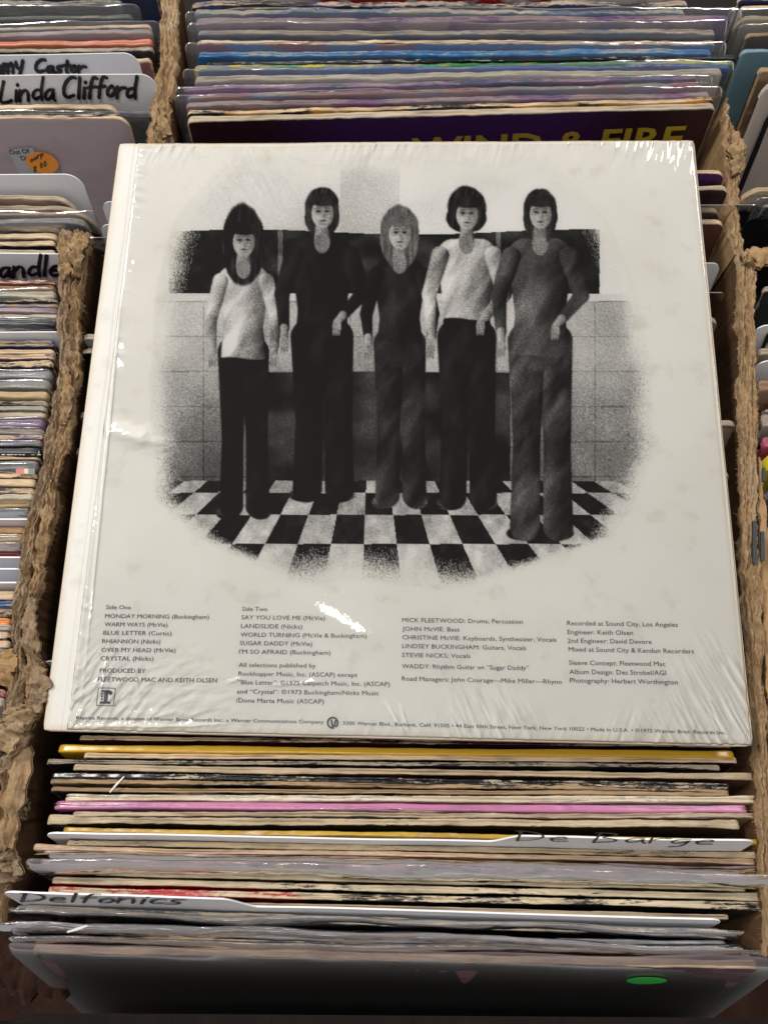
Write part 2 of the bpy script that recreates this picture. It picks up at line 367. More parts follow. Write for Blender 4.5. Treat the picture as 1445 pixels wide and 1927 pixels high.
def interp(rows, v):
    r = np.array(rows, float); return [np.interp(v, r[:, 0], r[:, k]) for k in range(1, r.shape[1])]
def torn_wall(rows, z0, seed, root, mats, name='side_wall', depth=.33, NA=34, N=420, amp=.0022, splay=.0, zt=None, jag=.0012):
    """rows: (v, u_left, u_right) pixels of the torn top at height z0; builds the thick torn wall hanging from it"""
    v = np.linspace(rows[0][0], rows[-1][0], N); ul, ur = interp(rows, v)
    zz = z0+0*v if zt is None else np.interp(v, [a for a, _ in zt], [b for _, b in zt])
    PL = np.array([at(a, b, c) for a, b, c in zip(ul, v, zz)]); PR = np.array([at(a, b, c) for a, b, c in zip(ur, v, zz)])
    s = np.concatenate([[0], np.cumsum(np.linalg.norm(np.diff(PL, axis=0), axis=1))])
    a = np.linspace(0, 1, NA); S, A = np.meshgrid(s, a, indexing='ij')
    width = np.linalg.norm(PR-PL, axis=1)[:, None]
    X = PL[:, None, :]*(1-A[..., None])+PR[:, None, :]*A[..., None]
    # layered torn plies: ridges running along the wall that wander sideways
    wander = .45*fbm1(s*18, seed, 3)[:, None]+.12*fbm1(s*120, seed+3, 3)[:, None]
    ph = A*width/.0021+wander*1.0
    rid = 1-2*np.abs((ph % 1)-.5)
    rid = rid**.7
    layer = n2(np.floor(ph)*3.3+.5, S*40, seed+8)
    hz = (rid-.6)*amp*.75+layer*amp*1.0+fbm2(S*70, A*width*500, seed+12, 4)*amp*.45+fbm2(S*420, A*width*2200, seed+14, 3)*amp*.32
    endf = np.minimum(A, 1-A)*2; hz = hz-(1-np.clip(endf*3.2, 0, 1))**2*amp*1.3
    X[..., 2] += hz
    X[..., 0] += (fbm1(s*140, seed+20, 4)[:, None]*jag*(1-A)+fbm1(s*150, seed+25, 4)[:, None]*jag*A)+.0004*fbm2(S*160, A*8, seed+30, 3)
    rim = X.reshape(-1, 3); F = grid_faces(N, NA, 0, True)
    o1 = obj('torn_rim', mesh('torn_rim', rim, F, mats[0]), root)
    # wall body (skirts)
    dz = [0, .001, .004, .012, .04, .12, depth]
    Lw = np.zeros((N, len(dz), 3)); Rw = Lw.copy()
    for k, d in enumerate(dz):
        Lw[:, k] = X[:, 0]; Rw[:, k] = X[:, -1]
        Lw[:, k, 2] = np.where(d < depth, X[:, 0, 2]-d, -depth); Rw[:, k, 2] = np.where(d < depth, X[:, -1, 2]-d, -depth)
        cx = (X[:, 0, 0]+X[:, -1, 0])/2; f = min(1, d/.03)*.5
        Lw[:, k, 0] = Lw[:, k, 0]*(1-f)+(cx-np.minimum(.002, .3*width[:, 0]))*f; Rw[:, k, 0] = Rw[:, k, 0]*(1-f)+(cx+np.minimum(.002, .3*width[:, 0]))*f
    V = np.concatenate([Lw.reshape(-1, 3), Rw.reshape(-1, 3)])
    F = np.concatenate([grid_faces(N, len(dz), 0), grid_faces(N, len(dz), N*len(dz), True)])
    obj(name, mesh(name, V, F, mats[1]), root)
    # frayed paper fibres and small torn scraps
    rg = random.Random(seed); V, F = [], []
    for _ in range(int(s[-1]*3200)):
        i = rg.randrange(N); e = rg.choice((0, NA-1)) if rg.random() < .7 else rg.randrange(NA)
        p = X[i, e]; sg = -1 if e < NA/2 else 1; L_ = rg.uniform(.0004, .0017) * (2.2 if rg.random() < .05 else 1)
        d = np.array([sg*rg.uniform(.2, 1), rg.uniform(-.8, .8), rg.uniform(-.2, .9)]); d /= np.linalg.norm(d); w_ = rg.uniform(.00005, .00013)
        q = p+d*L_*.55+np.array([0, 0, rg.uniform(-.3, .3)*L_]); r_ = q+d*L_*.5+np.array([rg.uniform(-.3, .3)*L_, 0, -.2*L_]); k = len(V)
        V += [p+[0, -w_, 0], p+[0, w_, 0], q+[0, w_*.8, 0], q+[0, -w_*.8, 0], r_]
        F += [(k, k+1, k+2, k+3), (k+3, k+2, k+4)]
    fo = obj('frayed_fibres', mesh('fibres', [tuple(a) for a in V], F, mats[0], False), root); fo['kind'] = 'stuff'
    return X
def scrap(root, pts, width, seed, mat, name='torn_flap', thick=.0012, NA=10, N=46, crumple=.0016, taper=.5):
    """curled strip of torn board: pts = (u, v, z) centre line; width in m"""
    P = np.array([at(a, b, c) for a, b, c in pts]); tt = np.linspace(0, len(P)-1, N)
    C = np.stack([np.interp(tt, range(len(P)), P[:, k]) for k in range(3)], 1)
    for _ in range(6): C[1:-1] = (C[:-2]+C[1:-1]*2+C[2:])/4
    T = np.gradient(C, axis=0); T /= np.linalg.norm(T, axis=1)[:, None]
    Bn = np.cross(T, [0, 0, 1.]); Bn /= (np.linalg.norm(Bn, axis=1)[:, None]+1e-9)
    a = np.linspace(-1, 1, NA); s = np.linspace(0, 1, N); S, A = np.meshgrid(s*N/8, a, indexing='ij')
    wd = width/2*(1-taper*np.abs(2*s-1)**2.2)*(1+.3*fbm1(s*9, seed, 3))
    X = C[:, None]+Bn[:, None]*(A*wd[:, None])[..., None]
    X[..., 2] += crumple*fbm2(S*1.3, A*2.5, seed, 4)*1.4+(1-A*A)*width*.22
    X[..., 0] += .5*crumple*fbm2(S*2, A*3, seed+4, 3)
    Y = X.copy(); Y[..., 2] -= thick+width*.1
    V = np.concatenate([X.reshape(-1, 3), Y.reshape(-1, 3)]); b = N*NA
    F = grid_faces(N, NA, 0, True).tolist()+grid_faces(N, NA, b).tolist()
    for i in range(N-1):
        F.append((i*NA, i*NA+NA, b+i*NA+NA, b+i*NA)); j = NA-1; F.append((i*NA+j, b+i*NA+j, b+(i+1)*NA+j, (i+1)*NA+j))
    for j in range(NA-1):
        F.append((j, b+j, b+j+1, j+1)); i = (N-1)*NA; F.append((i+j, i+j+1, b+i+j+1, b+i+j))
    return obj(name, mesh(name, V, F, mat), root)

def crate(label):
    r = obj('cardboard_box', None); r.location = (0, 0, 0); tag(r, label, 'cardboard box', 'old cut-down cardboard boxes holding records'); return r
box_c = crate('worn cardboard box under the white album cover, its cut rims torn and fibrous')
box_l = crate('cardboard box of records along the left side of the photo, below the mauve cover')
box_t = crate('cardboard box holding the blue and purple covers behind the white album cover')
box_r = crate('cardboard box at the right edge with only its tan rim showing')

# central box: left rim is shared half and half with the left box
COMB = [(436, 112, 166), (470, 112, 166), (520, 111, 158), (600, 108, 150), (640, 111, 147), (700, 110, 146), (760, 100, 142), (800, 92, 138), (860, 76, 124), (900, 70, 112), (950, 60, 108), (1000, 48, 97),
        (1060, 38, 82), (1100, 36, 78), (1150, 26, 66), (1200, 20, 66), (1250, 18, 78), (1290, 15, 84), (1330, 5, 80), (1370, -6, 62), (1400, -20, 45), (1450, -30, 38), (1500, -34, 26), (1560, -40, 14), (1610, -40, 22), (1650, -40, 26), (1685, -40, 8), (1740, -50, -2)]
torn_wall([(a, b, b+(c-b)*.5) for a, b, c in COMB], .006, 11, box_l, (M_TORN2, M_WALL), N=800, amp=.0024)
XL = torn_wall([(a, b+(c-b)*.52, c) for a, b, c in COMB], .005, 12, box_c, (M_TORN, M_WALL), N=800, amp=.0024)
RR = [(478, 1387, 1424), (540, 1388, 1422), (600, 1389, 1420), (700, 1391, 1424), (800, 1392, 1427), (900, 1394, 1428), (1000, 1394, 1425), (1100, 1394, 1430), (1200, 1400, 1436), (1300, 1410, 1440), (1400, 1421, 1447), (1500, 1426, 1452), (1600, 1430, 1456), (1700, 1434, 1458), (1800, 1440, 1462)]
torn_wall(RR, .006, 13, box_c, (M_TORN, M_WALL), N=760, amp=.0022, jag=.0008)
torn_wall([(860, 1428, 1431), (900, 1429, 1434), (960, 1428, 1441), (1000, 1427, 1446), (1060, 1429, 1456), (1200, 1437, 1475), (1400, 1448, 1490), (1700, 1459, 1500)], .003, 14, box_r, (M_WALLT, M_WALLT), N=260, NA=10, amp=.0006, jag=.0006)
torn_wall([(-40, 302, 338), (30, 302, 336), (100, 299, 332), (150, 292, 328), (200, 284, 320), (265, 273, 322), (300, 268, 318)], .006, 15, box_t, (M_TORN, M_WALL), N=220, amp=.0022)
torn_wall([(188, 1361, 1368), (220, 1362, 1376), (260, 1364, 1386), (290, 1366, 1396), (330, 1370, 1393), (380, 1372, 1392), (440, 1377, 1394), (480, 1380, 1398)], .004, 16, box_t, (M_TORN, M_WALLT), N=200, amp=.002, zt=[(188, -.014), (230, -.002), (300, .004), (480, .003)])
# crumpled torn flaps along the left rim
scrap(box_c, [(52, 1325, .006), (35, 1352, .012), (12, 1382, .013), (-14, 1405, .008)], .016, 21, M_TORN, crumple=.003)
scrap(box_c, [(66, 1250, .005), (74, 1285, .011), (66, 1322, .010), (50, 1345, .006)], .009, 22, M_TORN2)
scrap(box_c, [(44, 1405, .003), (36, 1450, .009), (24, 1500, .009), (14, 1560, .007), (5, 1615, .003)], .0085, 23, M_TORN, taper=.35)
scrap(box_c, [(2, 1600, .004), (14, 1635, .008), (8, 1672, .003)], .011, 24, M_TORN2, crumple=.003)
scrap(box_c, [(62, 1355, .003), (40, 1390, .009), (8, 1440, .008), (-10, 1480, .004)], .006, 25, M_TORN2)
scrap(box_c, [(38, 1500, .0), (44, 1520, .0), (40, 1545, -.004)], .005, 26, M_TORN2)
scrap(box_c, [(60, 1120, .006), (55, 1165, .011), (58, 1210, .010), (72, 1262, .006)], .006, 27, M_TORN2)
scrap(box_l, [(12, 1225, .004), (10, 1250, .010), (6, 1290, .004)], .010, 28, M_WALLT, crumple=.001)
scrap(box_c, [(100, 905, .006), (92, 960, .010), (84, 1010, .009), (76, 1060, .005)], .006, 29, M_TORN)
scrap(box_c, [(126, 690, .007), (128, 740, .010), (118, 800, .007)], .006, 30, M_TORN)
scrap(box_c, [(150, 440, .008), (146, 470, .012), (142, 520, .008)], .009, 31, M_TORN)
scrap(box_l, [(120, 445, .008), (124, 480, .011), (120, 530, .007)], .007, 32, M_TORN)
scrap(box_t, [(1385, 250, .0), (1388, 285, .008), (1384, 330, .005)], .009, 33, M_TORN)
scrap(box_t, [(300, 210, .007), (310, 240, .011), (296, 275, .006)], .008, 34, M_TORN)
scrap(box_r, [(1400, 505, .004), (1412, 486, .010), (1445, 480, .010), (1480, 500, .004)], .012, 35, M_WALLT, crumple=.001)
scrap(box_c, [(1392, 492, .004), (1404, 480, .010), (1416, 500, .006)], .008, 36, M_TORN)
# side pieces that close the boxes
def wall_slab(root, name, x0, x1, y0, y1, z0, z1, mat): return obj(name, box_mesh(x0, x1, y0, y1, z0, z1, mat, name), root)
wall_slab(box_c, 'base', -.195, .185, -.2, .2, -.344, -.338, M_DARKB)  # base boards coloured dark in place of that same cast shadow
wall_slab(box_c, 'back_wall', -.175, .18, .218, .222, -.336, -.06, M_WALL)
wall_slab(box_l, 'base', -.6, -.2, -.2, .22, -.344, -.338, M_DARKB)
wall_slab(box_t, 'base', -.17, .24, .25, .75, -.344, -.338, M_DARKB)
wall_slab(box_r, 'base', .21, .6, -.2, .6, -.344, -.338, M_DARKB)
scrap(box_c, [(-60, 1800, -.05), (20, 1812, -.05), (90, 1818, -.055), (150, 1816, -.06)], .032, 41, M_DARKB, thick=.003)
# dark blue print on the tan outer wall of the right rim
for a, b, c, d in ((1434, 880, 1440, 905), (1416, 980, 1423, 1060), (1431, 1000, 1438, 1055)):
    P = [at(a, b, .0085), at(c, b, .0085), at(c, d, .0085), at(a, d, .0085)]
    obj('printed_mark', mesh('printed_mark', [tuple(p) for p in P]+[tuple(p-np.array([0, 0, .0012])) for p in P], [(0, 3, 2, 1), (4, 5, 6, 7), (0, 1, 5, 4), (1, 2, 6, 5), (2, 3, 7, 6), (3, 0, 4, 7)], flat_mat('dark_print', (.03, .04, .05), .6), False), box_c)

# ------------------------------------------------------------------ the white album cover
SP = [0.02810832, -0.03308256, -0.02235243, 0.00687093, 0.16407821, 0.01855673]
MS = Matrix.Translation(SP[3:]) @ Matrix.Rotation(SP[2], 4, 'Z') @ Matrix.Rotation(SP[1], 4, 'Y') @ Matrix.Rotation(SP[0], 4, 'X')
SN = np.array(MS.to_3x3() @ Vector((0, 0, 1))); SO = np.array(MS.translation); MSI = MS.inverted()
def onsl(u, v, z=0.0):
    q = MSI @ Vector(hit(u, v, SO+SN*z, SN)); return q.x, q.y
HS = .157
alb = obj('album_cover', None, None, MS)
tag(alb, 'large white album cover in shrink wrap lying flat with black-and-white photograph and credits', 'record sleeve')
M_PAPER, t, b, N, L = nt('aged_white_cover')
a1 = noise(t, mapping(t, (9, 9, 9)), 1, 5, .55); a2 = noise(t, mapping(t, (70, 70, 70)), 1, 5, .6); a3 = noise(t, mapping(t, (900, 1400, 600)), 1, 3, .6)
att = N.new('ShaderNodeAttribute'); att.attribute_name = 'edge'
pc = mix(t, mr(t, a1, .35, .68), (.73, .72, .675), (.67, .655, .61)); pc = mix(t, mr(t, a2, .57, .74, 0, .45), pc, (.50, .46, .39))
pc = mix(t, mr(t, mth(t, 'ADD', att.outputs['Fac'], mth(t, 'MULTIPLY', a2, 4.5)), 2.2, 6.0, .85, 0), pc, (.62, .52, .39))
L.new(pc, b.inputs['Base Color']); b.inputs['Roughness'].default_value = .55
bump(t, b, mth(t, 'ADD', mth(t, 'MULTIPLY', a3, .25), a2), .00025, .35)
# cover board: rounded slab with creased spine side
def slab(S0, S1, T0, T1, zt, zb, r, n=90, creases=(), seed=3, bend=0.0):
    xs = np.unique(np.concatenate([np.linspace(S0, S1, n), S0+r*np.linspace(0, 1, 7)**2, S1-r*np.linspace(0, 1, 7)**2]+[np.linspace(c-.0016, c+.0016, 9) for c in creases]))
    ys = np.unique(np.concatenate([np.linspace(T0, T1, n), T0+r*np.linspace(0, 1, 7)**2, T1-r*np.linspace(0, 1, 7)**2]))
    X, Y = np.meshgrid(xs, ys, indexing='ij')
    dx = np.minimum(X-S0, S1-X); dy = np.minimum(Y-T0, T1-Y); d = np.minimum(dx, dy)
    q = np.clip(1-d/r, 0, 1); drop = r*(1-np.sqrt(np.clip(1-q*q, 0, 1)))*.8
    Z = zt-drop+.0002*fbm2(X*30, Y*30, seed, 3)
    for c in creases: Z -= .00045*np.exp(-((X-c-.0004*fbm1(Y*30, seed+2, 3))/.0006)**2)
    cr = .003; cd = np.hypot(np.clip(cr-dx, 0, None), np.clip(cr-dy, 0, None)); m_ = cd > cr
    # pull corner points in
    f = np.where(m_, cr/np.maximum(cd, 1e-9), 1)
    X = np.where(m_, np.where(X < 0, S0+cr-(cr-dx)*f, S1-cr+(cr-dx)*f), X); Y = np.where(m_, np.where(Y < 0, T0+cr-(cr-dy)*f, T1-cr+(cr-dy)*f), Y)
    E = np.minimum(np.minimum(X-S0, S1-X), np.minimum(Y-T0, T1-Y))*1000
    top = np.stack([X, Y, Z], -1).reshape(-1, 3); nx, ny = X.shape
    bot = np.stack([X, Y, np.full_like(X, zb)], -1).reshape(-1, 3); bb = nx*ny
    F = grid_faces(nx, ny, 0, True).tolist()+[[0+bb, bb+ny-1, bb+nx*ny-1, bb+(nx-1)*ny]]
    for i in range(nx-1): F.append((i*ny, (i+1)*ny, bb+(i+1)*ny, bb+i*ny)); j = ny-1; F.append((i*ny+j, bb+i*ny+j, bb+(i+1)*ny+j, (i+1)*ny+j))
    for j in range(ny-1): F.append((j, bb+j, bb+j+1, j+1)); i = (nx-1)*ny; F.append((i+j, i+j+1, bb+i+j+1, bb+i+j))
    used = np.zeros(2*bb, bool)
    return mesh('board', np.concatenate([top, bot]), F, M_PAPER, True, {'edge': np.concatenate([E.ravel(), np.clip(E.ravel(), 0, 1)])})
obj('back_board', slab(-.157, .157, -.157, .157, -.0002, -.0021, .0010, creases=(-.1475,)), alb)
ib = obj('front_board', slab(-.158, .1535, -.1572, .145, -.0023, -.0042, .0010, seed=9), alb)
ib['label'] = 'lower board of the cover showing as a second layer along the left side'
# --- printed photograph: an anonymous group picture, tones only (a plain stand-in, computed here)
def art(u, v):
    """u,v photo pixels -> grey value 0..1 and cover strength 0..1"""
    wall = .93-.06*sstep(300, 900, np.abs(u-740))+.04*fbm2(u*.012, v*.012, 3, 3)
    wall -= .10*((u > 640) & (u < 752))
    wall -= .12*np.exp(-((u-560)/130)**2-((v-470)/120)**2)
    g = wall
    band = (v > 436+5*np.sin(u*.01)) & (v < 552) & (u > 318) & (u < 1128)
    g = np.where(band, .13+.10*fbm2(u*.02, v*.03, 5, 3)+.25*(((u-318) % 205) < 9), g)
    g = np.where((v > 552) & (v < 566) & (u > 300) & (u < 1190), .86, g)
    low = (v > 566) & (v < 905)
    pan = .80-.34*sstep(566, 905, v)+.10*fbm2(u*.01, v*.01, 9, 3)
    grout = (((u-290) % 92) < 2.2) | (((v-566) % 66) < 2)
    g = np.where(low, pan-.16*grout, g)
    dk = (v > 700) & (v < 905) & (u > 470) & (u < 960); g = np.where(dk, .16+.10*fbm2(u*.02, v*.02, 13, 3), g)
    # floor: square tiles in one-point perspective
    hv = 640.; dz = 1/np.maximum(v-hv, 1); X = (u-700)*dz*6.2; Y = 2300*dz
    chk = (np.floor(X*1.0+.25)+np.floor(Y*1.0)) % 2
    fl = np.where(chk > .5, .10+.05*fbm2(u*.06, v*.06, 17, 3), .70+.12*fbm2(u*.05, v*.05, 19, 3)+.12*sstep(900, 1080, v))
    g = np.where(v >= 905, fl, g)
    def ell(cx, cy, rx, ry, soft=.12): return 1-sstep(1-soft, 1+soft, np.hypot((u-cx)/rx, (v-cy)/ry))
    def put(m, val): nonlocal g; g = g*(1-m)+val*m
    tex = fbm2(u*.05, v*.02, 31, 4); fold = fbm2(u*.035+v*.02, v*.014, 37, 3)
    def limb(x0, y0, x1, y1, r0, r1, tone, soft=2.2, tx=.12, hem=None):
        dx, dy = x1-x0, y1-y0; L2 = max(dx*dx+dy*dy, 1e-6); tt = np.clip(((u-x0)*dx+(v-y0)*dy)/L2, 0, 1)
        ox, oy = u-x0-dx*tt, v-y0-dy*tt; r = r0+(r1-r0)*tt
        side = np.clip(ox/r, -1, 1)
        put((1-sstep(-soft, soft, np.hypot(ox, oy)-r))*(1 if hem is None else 1-sstep(-2, 2, v-hem-2.5*np.sin((u-x0)*.06))), np.clip(tone*(1.08-.38*side-.30*side**4)+tone*1.1*tx*fold*1.5+.03*tex, .02, .93))
    # anonymous people in plain clothes: x, head y, shoulder y, hip y, foot y, half width, top, trousers, hair tone, arms
    ppl = [(458, 450, 498, 668, 968, 54, .60, .07, .10, 0), (606, 396, 448, 640, 934, 66, .09, .07, .12, 1), (752, 436, 486, 652, 948, 55, .12, .16, .40, 0),
           (878, 400, 450, 640, 950, 62, .72, .08, .10, 1), (1016, 398, 452, 648, 1006, 68, .28, .22, .14, 1)]
    for i, (x, hy, sh, hip, ft, hw, tt_, lt, ht, am) in enumerate(ppl):
        for sg, tw in ((1, .50), (-1, .42)):
            put(ell(x+sg*hw*.5+sg*5, ft-3, hw*.36, 13), .22+.16*tex-.10*(v > ft))
            limb(x+sg*hw*.38, hip-6, x+sg*hw*(.42+.05*sg), (hip+ft)/2, hw*.52, hw*.38, lt, tx=.35); limb(x+sg*hw*(.42+.05*sg), (hip+ft)/2, x+sg*hw*tw, ft-16, hw*.37, hw*.42, lt, tx=.35)
        limb(x, hip-30, x, hip-4, hw*.72, hw*.80, lt, tx=.3)
        limb(x-hw*.42, sh+28, x+hw*.42, sh+28, hw*.46, hw*.46, tt_); limb(x, sh+50, x, hip-60, hw*.86, hw*.70, tt_, tx=.22, hem=hip-44); limb(x, hip-40, x, hip+20, hw*.71, hw*.80, tt_, tx=.22, hem=hip+(6, -34, -8, -40, 22)[i])
        put(ell(x, sh+6, 15, 22), .52+.06*tex)
        for sg in (-1, 1):
            ex_, ey_ = x+sg*hw*1.14, sh+104
            limb(x+sg*hw*.80, sh+30, ex_, ey_, hw*.27, hw*.22, tt_*.92, tx=.25)
            if am and sg > 0: hx_, hy_ = x+sg*hw*.42, hip-34
            else: hx_, hy_ = x+sg*hw*1.06, hip-2
            limb(ex_, ey_, hx_+(ex_-hx_)*.25, hy_+(ey_-hy_)*.25, hw*.21, hw*.15, tt_*.9, tx=.25); limb(hx_+(ex_-hx_)*.25, hy_+(ey_-hy_)*.25, hx_, hy_, 8, 6.5, .60)
            put(ell(hx_, hy_+8, 8.5, 12, .2), .62+.12*tex)
            for q_ in (-1, 0, 1): put(ell(hx_+q_*5-1, hy_+18, 2.4, 7, .4), .52)
        hr = (39, 32, 36, 37, 31)[i]; hb = (58, 20, 40, 8, 30)[i]; wob_ = 1+.025*fbm1(np.arctan2(v-hy, u-x)*3+9, 81+i, 3)
        put(ell(x, hy-8, hr*wob_, (40, 36, 38, 42, 36)[i]*wob_, .07), ht+.10*fbm2(u*.22+v*.05, v*.03, 41+i, 3)); put(ell(x, hy+10, (hr+1)*wob_, (20+hb)*wob_, .06), ht*.9+.10*fbm2(u*.25, v*.03, 45+i, 3))
        limb(x, hy+24, x, hy+48, 11.5, 14, .46); put(ell(x, sh+8, 13, 18), .50+.06*tex)
        sd = np.clip((u-x)/22, -1, 1); put(ell(x+1, hy+5, 20.5, 27, .1), .70-.16*sd-.10*sd**2+.04*tex)
        put(ell(x+2, hy-20, 25, 13, .25), ht+.07*tex)
        for q_ in (-1, 1): put(ell(x+1+q_*8, hy+1, 4.6, 2.2, .5), .16); put(ell(x+1+q_*8, hy-5, 6, 1.5, .6), .26); put(ell(x+1+q_*8, hy, 7.5, 6, .9), .44)
        for q_ in (-1, 1): put(ell(x+1+q_*8, hy+1, 3.6, 1.9, .4), .12)
        put(ell(x+4, hy+10, 3, 6, .9), .50); put(ell(x+1, hy+19, 6.5, 1.8, .6), .26); put(ell(x+1, hy+25, 6, 2, .9), .52)
    # fade into the paper
    ed = fbm2(u*.013, v*.013, 71, 3)*14
    dl = np.interp(v, [300, 420, 560, 700, 860, 940, 1010, 1110], [430, 318, 290, 280, 284, 290, 370, 560])
    dr = np.interp(v, [300, 420, 560, 700, 860, 940, 1010, 1110], [1040, 1150, 1200, 1235, 1228, 1205, 1160, 870])
    k = sstep(0, 62, u-dl+ed*.5)*sstep(0, 62, dr-u+ed*.5)*sstep(292, 352, v+ed*.8)*(1-sstep(1035, 1112, v+ed*.4+12*np.cos(u*.01)))
    k = np.clip((k-.5)*1.5+.5+.26*np.random.RandomState(8).randn(*k.shape)*(k > .01)*(k < .985), 0, 1)*sstep(0, .05, k)
    return g, k
NX, NY = 640, 560
x0, y1_ = onsl(262, 285)[0], onsl(700, 285)[1]; x1_, y0_ = onsl(1262, 700)[0], onsl(700, 1122)[1]
x0 = -.128; x1_ = .128
xs = np.linspace(x0, x1_, NX); ys = np.linspace(y0_, y1_, NY); X, Y = np.meshgrid(xs, ys, indexing='ij')
Pw = np.stack([X, Y, 0*X+.00005, 0*X+1], -1) @ np.array(MS).T
D = Pw[..., :3]-C0; dz = D@FW; U = 722.5+FPX*D[..., 0]/dz; Vv = 963.5-FPX*(D@UP)/dz
G, K = art(U, Vv)
rs = np.random.RandomState(5); G = np.clip((G-.06)*1.06, .0, 1); G = G+(.10*rs.randn(NX, NY)+.04*fbm2(U*.5, Vv*.5, 77, 2))*(.07+.95*np.clip(1-np.abs(G-.55)*2, 0, 1)); G = np.clip(G, .012, .93)
G = G**1.8*.80
CA = np.stack([G, G*.985, G*.95, K], -1).reshape(-1, 4)
def paper_nodes(t, N, L, att_):
    a1 = noise(t, mapping(t, (9, 9, 9)), 1, 5, .55); a2 = noise(t, mapping(t, (70, 70, 70)), 1, 5, .6); a3 = noise(t, mapping(t, (900, 1400, 600)), 1, 3, .6)
    pc = mix(t, mr(t, a1, .35, .68), (.73, .72, .675), (.67, .655, .61)); pc = mix(t, mr(t, a2, .57, .74, 0, .45), pc, (.50, .46, .39))
    if att_: pc = mix(t, mr(t, mth(t, 'ADD', att_, mth(t, 'MULTIPLY', a2, 4.5)), 2.2, 6.0, .85, 0), pc, (.62, .52, .39))
    return pc, a2, a3
M_ART, t, b, N, L = nt('halftone_print'); aa = N.new('ShaderNodeAttribute'); aa.attribute_name = 'ink'
pc, a2, a3 = paper_nodes(t, N, L, None)
L.new(mix(t, aa.outputs['Alpha'], pc, aa.outputs['Color']), b.inputs['Base Color']); b.inputs['Roughness'].default_value = .5; b.inputs['Specular IOR Level'].default_value = .04
bump(t, b, mth(t, 'ADD', mth(t, 'MULTIPLY', a3, .25), a2), .00025, .35)
zf = -.00014+.0002*fbm2(X*30, Y*30, 3, 3)
keepF = grid_faces(NX, NY, 0, True); kf = K.reshape(-1)[keepF].max(1) > .004; keepF = keepF[kf]
idx = -np.ones(NX*NY, int); us = np.unique(keepF); idx[us] = np.arange(len(us))
obj('printed_photograph', mesh('printed_photograph', np.stack([X, Y, zf], -1).reshape(-1, 3)[us], idx[keepF], M_ART, True, {'ink': CA[us]}), alb)

# --- printed lettering
def text_geo(s, bold=0.0):
    cu = bpy.data.curves.new('t', 'FONT'); cu.body = s; cu.size = 1; cu.offset = bold; cu.resolution_u = 2
    o = bpy.data.objects.new('t', cu); COL.objects.link(o); bpy.context.view_layer.update()
    me = o.to_mesh(); V = np.array([v.co[:] for v in me.vertices]).reshape(-1, 3); F = [list(p.vertices) for p in me.polygons]; o.to_mesh_clear()
    bpy.data.objects.remove(o); bpy.data.curves.remove(cu); return V, F
CAPH = text_geo('H')[0][:, 1].max()
def text_block(lines, mapper, cap, parent, mat, name='printed_text', bold=.012):
    VV, FF = [], []; n = 0
    for s, u0, v0, u1, v1 in lines:
        V, F = text_geo(s, bold); A = np.array(mapper(u0, v0)); B = np.array(mapper(u1, v1)); d = B-A; L_ = np.linalg.norm(d); ex = d/L_; ey = np.array([-ex[1], ex[0]])
        xx = (V[:, 0]-V[:, 0].min())/(V[:, 0].max()-V[:, 0].min())*L_; yy = V[:, 1]/CAPH*cap
        P = A[None]+xx[:, None]*ex+yy[:, None]*ey; VV.append(P); FF += [[i+n for i in f] for f in F]; n += len(V)
    P = np.concatenate(VV)
    return P, FF
def sleeve_text(lines, cap, mat=M_INK, bold=.012):
    P, F = text_block(lines, onsl, cap, alb, mat, bold=0.0); z = .00012+.0002*fbm2(P[:, 0]*30, P[:, 1]*30, 3, 3)
    o = obj('printed_text', mesh('printed_text', np.concatenate([P, z[:, None]], 1), F, mat, False), alb); return o
sleeve_text([('Side One', 200, 1146.3, 246.6, 1146.8), ('MONDAY MORNING (Buckingham)', 198.3, 1163, 393.4, 1164.6), ('WARM WAYS (McVie)', 197, 1178.6, 315.5, 1179.6), ('BLUE LETTER (Curtis)', 195, 1194.6, 323, 1195.6),
  ('RHIANNON (Nicks)', 192.8, 1210.3, 302, 1211.3), ('OVER MY HEAD (McVie)', 191, 1226.6, 330.6, 1227.6), ('CRYSTAL (Nicks)', 189.3, 1242.6, 289, 1243.4), ('PRODUCED BY', 187.8, 1265.5, 274, 1266.5), ('FLEETWOOD MAC AND KEITH OLSEN', 184.4, 1282, 408.2, 1284.4)], .0019)
sleeve_text([('Side Two', 455.6, 1149.4, 503, 1150), ('SAY YOU LOVE ME (McVie)', 454.4, 1165.3, 611.8, 1167), ('LANDSLIDE (Nicks)', 453.6, 1181.7, 568.7, 1183), ('WORLD TURNING (McVie & Buckingham)', 452.6, 1198, 689.8, 1200.4), ('SUGAR DADDY (McVie)', 451.4, 1213.9, 587.4, 1215.4),
  ("I'M SO AFRAID (Buckingham)", 450, 1230, 621.8, 1232), ('All selections published by', 449.4, 1255, 593.6, 1256.4), ('Rockhopper Music, Inc. (ASCAP) except', 449, 1271.4, 672, 1274), ('\u201cBlue Letter\u201d: \u00a91975 Catpatch Music, Inc. (ASCAP)', 447.4, 1287.6, 733.4, 1291.4),
  ('and \u201cCrystal\u201d: \u00a91973 Buckingham/Nicks Music', 446, 1305, 712.7, 1308.4), ('/Dona Marta Music (ASCAP)', 444, 1321.8, 609.3, 1324)], .0019)
